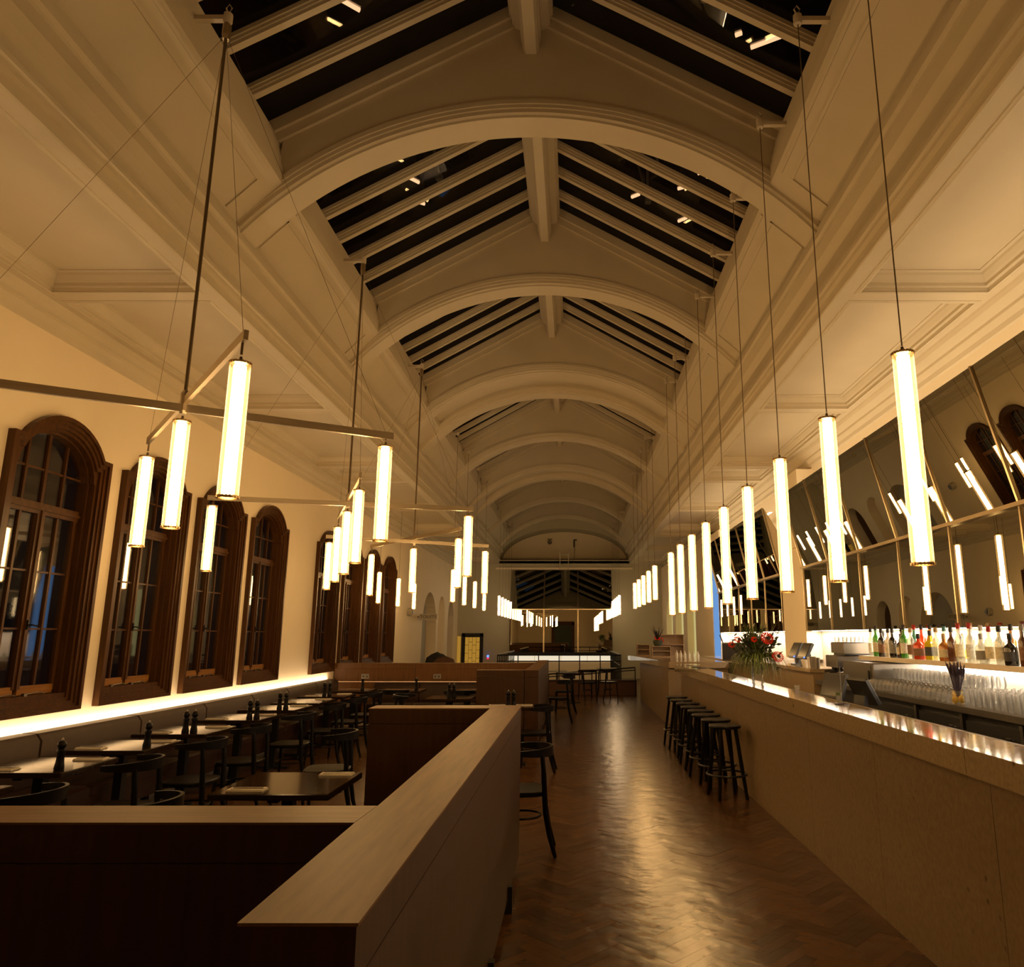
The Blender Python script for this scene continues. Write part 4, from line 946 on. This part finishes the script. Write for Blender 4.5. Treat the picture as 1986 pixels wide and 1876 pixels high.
for i, (y, s_, c, cp, lb, dx) in enumerate(BT_):
    key = (s_, c, cp, lb); seen.setdefault(key, []).append(i)
cnt = {}
for i, (y, s_, c, cp, lb, dx) in enumerate(BT_):
    key = (s_, c, cp, lb); cnt[key] = cnt.get(key, 0) + 1
    sh_ = {'round': 'round', 'slim': 'slim', 'squat': 'squat', 'tall': 'tall', 'flask': 'square'}[s_]
    l = '%s %s bottle, %s cap, %s label' % (sh_, cols[c], cp, lb if lb else 'no')
    nb = cols[BT_[i - 1][2]] + ' ' + {'round': 'round', 'slim': 'slim', 'squat': 'squat', 'tall': 'tall', 'flask': 'square'}[BT_[i - 1][1]] if i else 'steel machine'
    if i == 0: l += ', last at the far shelf end'
    elif len(seen[key]) > 1: l += ', %s the far shelf end' % ('nearer to' if cnt[key] == 1 else 'farther from')
    bottle(i, y, s_, c, cp, lb, l, dx)

# ================================================================== drinking glasses on the back counter
def glass_thing(name, prof_, label, cat, group, stem=None):
    t = thing(name, label, cat, (0, 0, 0), 0, group)
    MB().lathe(prof_, 12, cap=False).build('bowl', M['glass'], t, smooth=True)
    if stem: MB().lathe(stem, 12).build('stem', M['glass'], t, smooth=True)
    return t
GW = glass_thing('wine_glass', [(.006, .085), (.030, .10), (.040, .13), (.038, .165), (.032, .20)], 'clear upright wine glass in the back rows under the bottle shelf', 'glass', 'upright wine glasses on the back counter', [(.034, 0), (.034, .003), (.006, .008), (.005, .085)])
GI = glass_thing('stemless_glass', [(.034, 0), (.041, .04), (.038, .08), (.020, .105), (.0, .11)], 'clear round tumbler standing upside down in the front rows of the back counter', 'glass', 'upturned round tumblers on the back counter')
GT = glass_thing('highball_glass', [(.028, .002), (.030, .06), (.033, .13)], 'clear straight tall glass in the rows nearest the camera on the back counter', 'glass', 'straight tall glasses on the back counter')
def place_rows(src, xs_, ya, yb, st, z, lab, grp):
    first = True; n_ = len(xs_)
    for r_, x in enumerate(xs_):
        where = ['the row against the wall', 'the second row from the wall', 'the third row from the wall', 'the fourth row from the wall', 'the front row'][r_ if r_ < n_ - 1 else 4]
        y = ya + (.035 if r_ % 2 else 0)
        while y < yb:
            if first: src.location = (x, y, z); first = False; src['label'] = '%s, in %s' % (lab, where); src['group'] = '%s, %s' % (grp, where)
            else: dup(src, (x + rnd.uniform(-.006, .006), y + rnd.uniform(-.006, .006), z), 0, '%s, in %s' % (lab, where), '%s, %s' % (grp, where))
            y += st
place_rows(GW, (3.48, 3.39, 3.30), 6.15, 7.72, .085, 1.121, 'clear wine glass on the back counter', 'wine glasses')
place_rows(GI, (3.20, 3.11, 3.02), 6.05, 7.70, .092, 1.121, 'upturned round tumbler on the back counter', 'upturned tumblers')
place_rows(GT, (3.42, 3.34, 3.20, 3.12, 3.03), 4.95, 5.86, .08, 1.121, 'straight tall glass on the back counter', 'straight tall glasses')

# lavender vase
lvz = thing('lavender_vase', 'small glass vase with dark dried lavender and lemons among the glasses', 'vase', (3.02, 5.96, 1.121), 0)
MB().lathe([(.045, 0), (.05, .01), (.05, .10), (.047, .105)], 16, cap=False).build('glass', M['glass'], lvz, smooth=True)
for dx, dy, z in ((-.018, .01, .035), (.02, -.015, .04), (0, .02, .075)): MB().lathe([(.004, -.032), (.02, -.02), (.026, 0), (.02, .02), (.004, .032)], 10, dx, dy, z).build('lemon', M['lemon'], lvz, smooth=True)
mb = MB(); r3 = random.Random(5)
for i in range(60):
    a = r3.uniform(0, 6.28); l = r3.uniform(.18, .27); sp = r3.uniform(.0, .075)
    x1, y1 = math.cos(a)*sp, math.sin(a)*sp
    mb.path([(x1*.2, y1*.2, .06), (x1*.6, y1*.6, .06 + l*.55), (x1, y1, .06 + l)], [.0018, .0018, .0015], 3)
    mb.path([(x1*.75, y1*.75, .06 + l*.72), (x1*.9, y1*.9, .06 + l*.87), (x1, y1, .06 + l)], [.003, .0055, .002], 5)
o = mb.build('stems', M['purple'], lvz, recalc=False); o['kind'] = 'stuff'

# flower arrangement on the bar
fv = thing('flower_vase', 'glass vase of tall grasses with red gerberas standing on the bar', 'vase', (1.89, 7.75, 1.1575), 0); fv.scale = (1.28, 1.28, 1.06)
MB().lathe([(.04, 0), (.045, .01), (.05, .2), (.055, .22)], 18, cap=False).build('glass', M['glass'], fv, smooth=True)
r4 = random.Random(11)
def blade(mb, p0, p1, p2, w_):
    prev = None; v = []; f = []
    for i in range(6):
        t = i/5; q = Vector(p0)*(1-t)**2 + Vector(p1)*2*t*(1-t) + Vector(p2)*t*t
        ww = w_*(1 - t*.85)
        sd = Vector((q.y + .01, -q.x, 0)); sd = sd.normalized() if sd.length > .001 else Vector((1, 0, 0))
        v += [tuple(q - sd*ww), tuple(q + Vector((0, 0, ww*.5))), tuple(q + sd*ww)]
    for i in range(5): f += [(3*i, 3*i+1, 3*i+4, 3*i+3), (3*i+1, 3*i+2, 3*i+5, 3*i+4)]
    mb.add(v, f)
mb = MB()
for i in range(420):
    a = r4.uniform(0, 6.28); c, s = math.cos(a), math.sin(a)
    if i < 240:   # hanging grass
        d = r4.uniform(.10, .24); blade(mb, (c*.03, s*.03, .24), (c*d*.9, s*d*.9, r4.uniform(.34, .42)), (c*d*1.15, s*d*1.15, r4.uniform(.03, .2)), .006)
    else:
        d = r4.uniform(.06, .24); blade(mb, (c*.02, s*.02, .24), (c*d*.5, s*d*.5, .42), (c*d, s*d, r4.uniform(.40, .60)), .006)
o = mb.build('grass', M['green'], fv, recalc=False); o['kind'] = 'stuff'
mb = MB()
for i in range(420):
    a = r4.uniform(0, 6.28); rr_ = r4.uniform(.02, .19); z = .38 + r4.gauss(0, .07); c, s = math.cos(a)*rr_, math.sin(a)*rr_
    q = Vector((c, s, z)); d = Vector((r4.gauss(0, 1), r4.gauss(0, 1), r4.gauss(0, 1))).normalized()*.03; e = Vector((r4.gauss(0, 1), r4.gauss(0, 1), r4.gauss(0, 1))).normalized()*.014
    mb.add([tuple(q - d), tuple(q + e), tuple(q + d), tuple(q - e)], [(0, 1, 2), (0, 2, 3)])
o = mb.build('leaves', M['dark_green'], fv, recalc=False); o['kind'] = 'stuff'
for i, (x, y, z, s_) in enumerate(((.045, -.20, .44, .055), (.13, -.16, .27, .05), (-.21, -.06, .38, .03), (-.17, -.12, .43, .028), (-.06, -.2, .43, .026))):
    g = MB()
    for k in range(18):
        a = 2*math.pi*k/18; c, s = math.cos(a), math.sin(a)
        g.add([(c*s_*.25, -.006, s*s_*.25), (c*s_ - s*s_*.13, .004, s*s_ + c*s_*.13), (c*s_*1.05, .006, s*s_*1.05), (c*s_ + s*s_*.13, .004, s*s_ - c*s_*.13)], [(0, 1, 2, 3)])
    ob = g.build('gerbera', M['red'], fv, recalc=False); ob.location = (x, y, z); ob.rotation_euler = (R(-15), 0, R(15))
    c_ = MB().at(0, -.008, 0, 0, R(90)).lathe([(s_*.32, 0), (s_*.28, .006), (s_*.1, .01)], 10).build('flower_eye', M['soft_black'], ob)
    MB().path([(x*.95, y + .03, z - .01), (x*.4, y*.5, z*.6), (0, 0, .1)], .003, 5).build('stalk', M['green'], fv)

# machines and tills behind the bar
ic = thing('steel_cabinet', 'square brushed steel machine on the back counter beside the glasses', 'machine', (3.10, 7.80, 1.121), 0)
MB().box(0, .52, 0, .86, .01, .245, .008).build('body', M['steel'], ic); MB().box(-.006, .0, .05, .80, .03, .22).build('door', M['steel'], ic); MB().box(-.02, -.004, .08, .10, .08, .17).build('handle', M['plastic'], ic)
MB().box(.03, .07, .03, .07, 0, .01).box(.03, .07, .78, .82, 0, .01).box(.45, .49, .03, .07, 0, .01).box(.45, .49, .78, .82, 0, .01).build('foot', M['plastic'], ic)
bx = thing('steel_boiler', 'dark steel drum shaped coffee boiler above the espresso machine', 'machine', (3.18, 8.78, 1.4225), 0)
MB().box(0, .40, 0, .38, .0, .02).build('base', M['plastic'], bx); MB().box(-.02, .42, .0, .42, .021, .15, .01).build('body', M['steel'], bx)
for i in range(9): 
    g = thing('espresso_cup', 'small clear glass on the coffee machine, %s from the bottles' % ORD[i].replace('nearest', 'first'), 'glass', (3.22 + .1*(i % 3), 8.86 + .11*(i//3) + .01*i, 1.5735), 0, 'small glasses on the coffee machine')
    MB().lathe([(.02, 0), (.028, .02), (.028, .06)], 10, cap=False).build('bowl', M['glass'], g, smooth=True)
cf = thing('espresso_machine', 'low steel espresso machine with black group heads left of the steel cabinet', 'machine', (3.08, 8.78, 1.121), 0)
MB().box(.05, .55, 0, .40, .02, .10).build('drip_base', M['steel'], cf); MB().box(.0, .5, .02, .40, .16, .30, .01).build('body', M['steel'], cf); MB().box(.2, .5, .05, .38, .10, .16).build('back', M['plastic'], cf)
for y in (.10, .28): g = MB().lathe([(.03, .11), (.034, .16)], 12, .06, y, 0).build('group_head', M['plastic'], cf); MB().path([(.06, y, .12), (-.06, y, .11)], .012, 8).build('portafilter', M['plastic'], cf)
MB().box(.05, .1, .02, .06, 0, .02).box(.45, .5, .3, .34, 0, .02).build('foot', M['plastic'], cf)
def till(x, y, z, a, tilt, label, led):
    t = thing('till_screen', label, 'screen', (x, y, z), R(a), 'till screens')
    MB().prismX([(-.06, 0), (.10, 0), (.10, .015), (.05, .03), (.03, .16), (.0, .16), (-.0, .03), (-.06, .012)], -.08, .08).build('stand', M['plastic'], t)
    b = MB().at(0, -.01, .19, 0, R(-tilt)).box(-.15, .15, -.02, .02, -.11, .12, .006).build('housing', M['plastic'], t)
    MB().at(0, -.01, .19, 0, R(-tilt)).box(-.135, .135, -.024, -.0195, -.09, .105).build('display', M['screen'], b)
    if led: MB().at(0, -.01, .19, 0, R(-tilt)).box(.10, .125, -.026, -.022, -.107, -.092).build('indicator', M['blue_led'], t)
till(3.15, 10.60, 1.2505, -86, 28, 'till screen on the raised counter, the one close to the flowers', True)
till(3.15, 10.15, 1.2505, -86, 28, 'till screen on the raised counter, the one close to the mixing cups', True)
us = thing('under_counter', 'narrow black work shelf behind the bar carrying two tills', 'counter', (2.30, 5.6, 0), 0)
MB().box(0, .26, 0, 2.4, .95, 1.0).build('top', M['steel'], us); MB().box(.02, .24, .02, 2.38, 0, .945).build('body', M['plastic'], us)
till(2.40, 6.95, 1.001, -70, 20, 'till screen behind the bar facing the mirror, farther one', False)
till(2.42, 6.35, 1.001, 100, 28, 'till screen behind the bar facing the mirror, nearer one', False)
for i, (y, r_, h_, m_, nm, l) in enumerate(((9.80, .055, .09, 'white_linen', 'bowl', 'white bowl beside the till screens'), (9.62, .028, .13, 'white_linen', 'shaker', 'pale squeeze bottle beside the white bowl'), (9.48, .04, .14, 'steel', 'mixing_cup', 'steel mixing cup close to the squeeze bottle'), (9.34, .042, .13, 'steel', 'mixing_cup', 'steel mixing cup at the end of the raised counter'))):
    t = thing(nm, l, 'cup' if 'cup' in nm else nm, (3.02, y, 1.2505), 0)
    MB().lathe([(r_*.6 if nm == 'bowl' else r_*.85, 0), (r_, h_*.9), (r_*.97, h_), (r_*.9, h_*.98), (r_*.6, .01)], 14).build('body', M[m_], t, smooth=True)
    MB().lathe([(r_*.98, h_*.88), (r_*1.02, h_*.93), (r_*.98, h_)], 14, cap=False).build('rim', M[m_], t, smooth=True)
pr = thing('receipt_printer', 'flat black tablet in a steel frame left of the flowers', 'tablet', (3.0, 14.0, 1.181), R(-50))
MB().box(-.28, .28, -.02, .02, .0, .34, .01).build('frame', M['steel'], pr); MB().box(-.25, .25, -.024, -.019, .03, .31).build('display', M['screen'], pr); MB().path([(-.26, .02, .3), (-.34, .02, .48)], .012, 6).build('arm', M['plastic'], pr)
# small spout and stand on the bar
stn = thing('ticket_spike', 'thin steel spike on a round black foot on the bar top', 'spike', (1.96, 5.55, 1.1575), 0)
MB().lathe([(.05, 0), (.05, .006), (.006, .012)], 16).build('foot', M['plastic'], stn); MB().lathe([(.003, .01), (.003, .27)], 6).build('rod', M['steel'], stn)
gg = thing('tea_light_glass', 'small clear glass on the bar before the till screens', 'glass', (1.98, 6.7, 1.1575), 0); MB().lathe([(.02, 0), (.024, .06)], 12, cap=False).build('bowl', M['glass'], gg, smooth=True)
gg = thing('tea_light_glass', 'small green topped jar on the edge of the bar close to the spike', 'jar', (2.14, 6.12, 1.1285), 0); MB().lathe([(.022, 0), (.024, .05)], 12).build('jar', M['glass'], gg, smooth=True); MB().lathe([(.024, .05), (.024, .07)], 12).build('lid', M['green'], gg)
mn = thing('menu_card', 'open black menu lying on the far end of the bar', 'menu', (1.9, 11.7, 1.1575), R(20)); MB().at(0, 0, 0, 0, 0, R(8)).box(-.12, 0, -.15, .15, 0.018, .024).build('cover', M['plastic'], mn); MB().box(0, .12, -.15, .15, .0, .006).build('page', M['plastic'], mn)
# things on the far counter
for i, (x, y, w_, h_, m_, l) in enumerate(((2.05, 17.6, .22, .25, 'brown_box', 'brown clear fronted box on the far counter beside the plant'), (1.72, 18.6, .16, .28, 'brown_box', 'tall brown box on the pointed end of the far counter'), (2.4, 18.4, .3, .52, 'brown_box', 'open brown shelf tower on the far counter'))):
    t = thing('display_box', l, 'box', (x, y, 1.158), 0, 'brown boxes on the far counter')
    for a, b, c, d, e, f in ((-w_, w_, .1, .12, 0, h_), (-w_, -w_ + .02, -.1, .1, 0, h_), (w_ - .02, w_, -.1, .1, 0, h_)): MB().box(a, b, c, d, e, f).build('side', M[m_], t)
    for z in (0, h_*.5, h_ - .02): MB().box(-w_ + .02, w_ - .02, -.1, .1, z, z + .02).build('shelf_board', M[m_], t)
pp = thing('potted_plant', 'dark leaved plant with pink flowers standing on the far counter box', 'plant', (1.98, 17.6, 1.4085), 0)
MB().lathe([(.08, 0), (.12, .1), (.11, .14)], 12).build('pot', M['dark_green'], pp, smooth=True)
mb = MB()
for i in range(26):
    a = r4.uniform(0, 6.28); d = r4.uniform(.05, .2); blade(mb, (0, 0, .1), (math.cos(a)*d*.4, math.sin(a)*d*.4, .28), (math.cos(a)*d, math.sin(a)*d, r4.uniform(.2, .52)), .022)
o = mb.build('leaves', M['soft_black'], pp, recalc=False)
mb = MB()
for i in range(8): mb.lathe([(.004, -.02), (.022, 0), (.004, .02)], 6, r4.uniform(-.1, .12), -.1, r4.uniform(.12, .22))
mb.build('blossom', M['red'], pp)
for i in range(6):
    g = thing('small_bottle', 'small pale bottle on the far counter, %s from the plant' % ORD[i].replace('nearest', 'first'), 'bottle', (2.28 + .06*i, 16.6 - .2*i, 1.158), 0, 'small bottles on the far counter')
    MB().lathe([(.03, 0), (.032, .1), (.012, .14), (.012, .17)], 10).build('body', BM['white'], g, smooth=True)

# far left: heap, sign, clock
hp = thing('coat_heap', 'dark heap of coats and brown cloth before the first wall niche', 'heap', (-4.15, 22.9, 0), 0)
mb = MB(); r5 = random.Random(2)
def lump(x, y, z, r_, sx=1, sz=1):
    g = MB(); rr = []
    for k in range(7):
        ph = math.pi*k/6; rr.append([(x + sx*r_*math.sin(ph)*math.cos(2*math.pi*q/10)*(1 + r5.uniform(-.15, .15)) + 0, y + r_*math.sin(ph)*math.sin(2*math.pi*q/10), z - sz*r_*math.cos(ph)*(1 + r5.uniform(-.1, .1))) for q in range(10)])
    g.rings(rr, cap=False); return g
lump(0, 0, .45, .45, 1.1, 1).build('coat', M['soft_black'], hp, smooth=True); lump(.35, .2, .55, .35, 1.2, .9).build('coat', M['soft_black'], hp, smooth=True)
lump(-.05, .1, .85, .36, 1, .8).build('coat', M['soft_black'], hp, smooth=True); lump(.25, -.25, .86, .25, 1.3, .7).build('cloth', M['dark_red'], hp)
sg = thing('toilets_sign', 'small white sign with dark lettering TOILETS projecting from the far window wall', 'sign', (-4.30, 21.9, 2.19), 0)
MB().box(-.26, .26, -.012, .012, -.085, .085).build('plate', M['grey_wall'], sg); MB().box(-.33, -.26, -.01, .01, -.02, .02).build('bracket', M['steel'], sg)
tx = bpy.data.curves.new('lettering', 'FONT'); tx.body = 'TOILETS'; tx.size = .125; tx.align_x = 'CENTER'; tx.align_y = 'CENTER'; tx.extrude = .002
to = bpy.data.objects.new('lettering', tx); COL.objects.link(to); to.data.materials.append(M['soft_black']); to.parent = sg; to.location = (0, -.0145, 0); to.rotation_euler = (R(90), 0, 0)
bpy.context.view_layer.update()
me_ = bpy.data.meshes.new_from_object(to.evaluated_get(bpy.context.evaluated_depsgraph_get()))
bpy.data.objects.remove(to); to = obj('lettering', me_, sg, (0, -.0145, 0)); to.rotation_euler = (R(90), 0, 0)
ck = thing('wall_speaker', 'small round grey speaker on the window wall before the sign', 'speaker', (-4.55, 20.6, 2.30), 0)
MB().at(0, 0, 0, 0, 0, R(90)).lathe([(.10, -.07), (.11, -.02), (.11, .05), (.06, .08)], 16).build('body', M['grey_wall'], ck, smooth=True); MB().at(0, 0, 0, 0, 0, R(90)).lathe([(.07, .07), (.07, .085)], 14).build('grille', M['plastic'], ck)
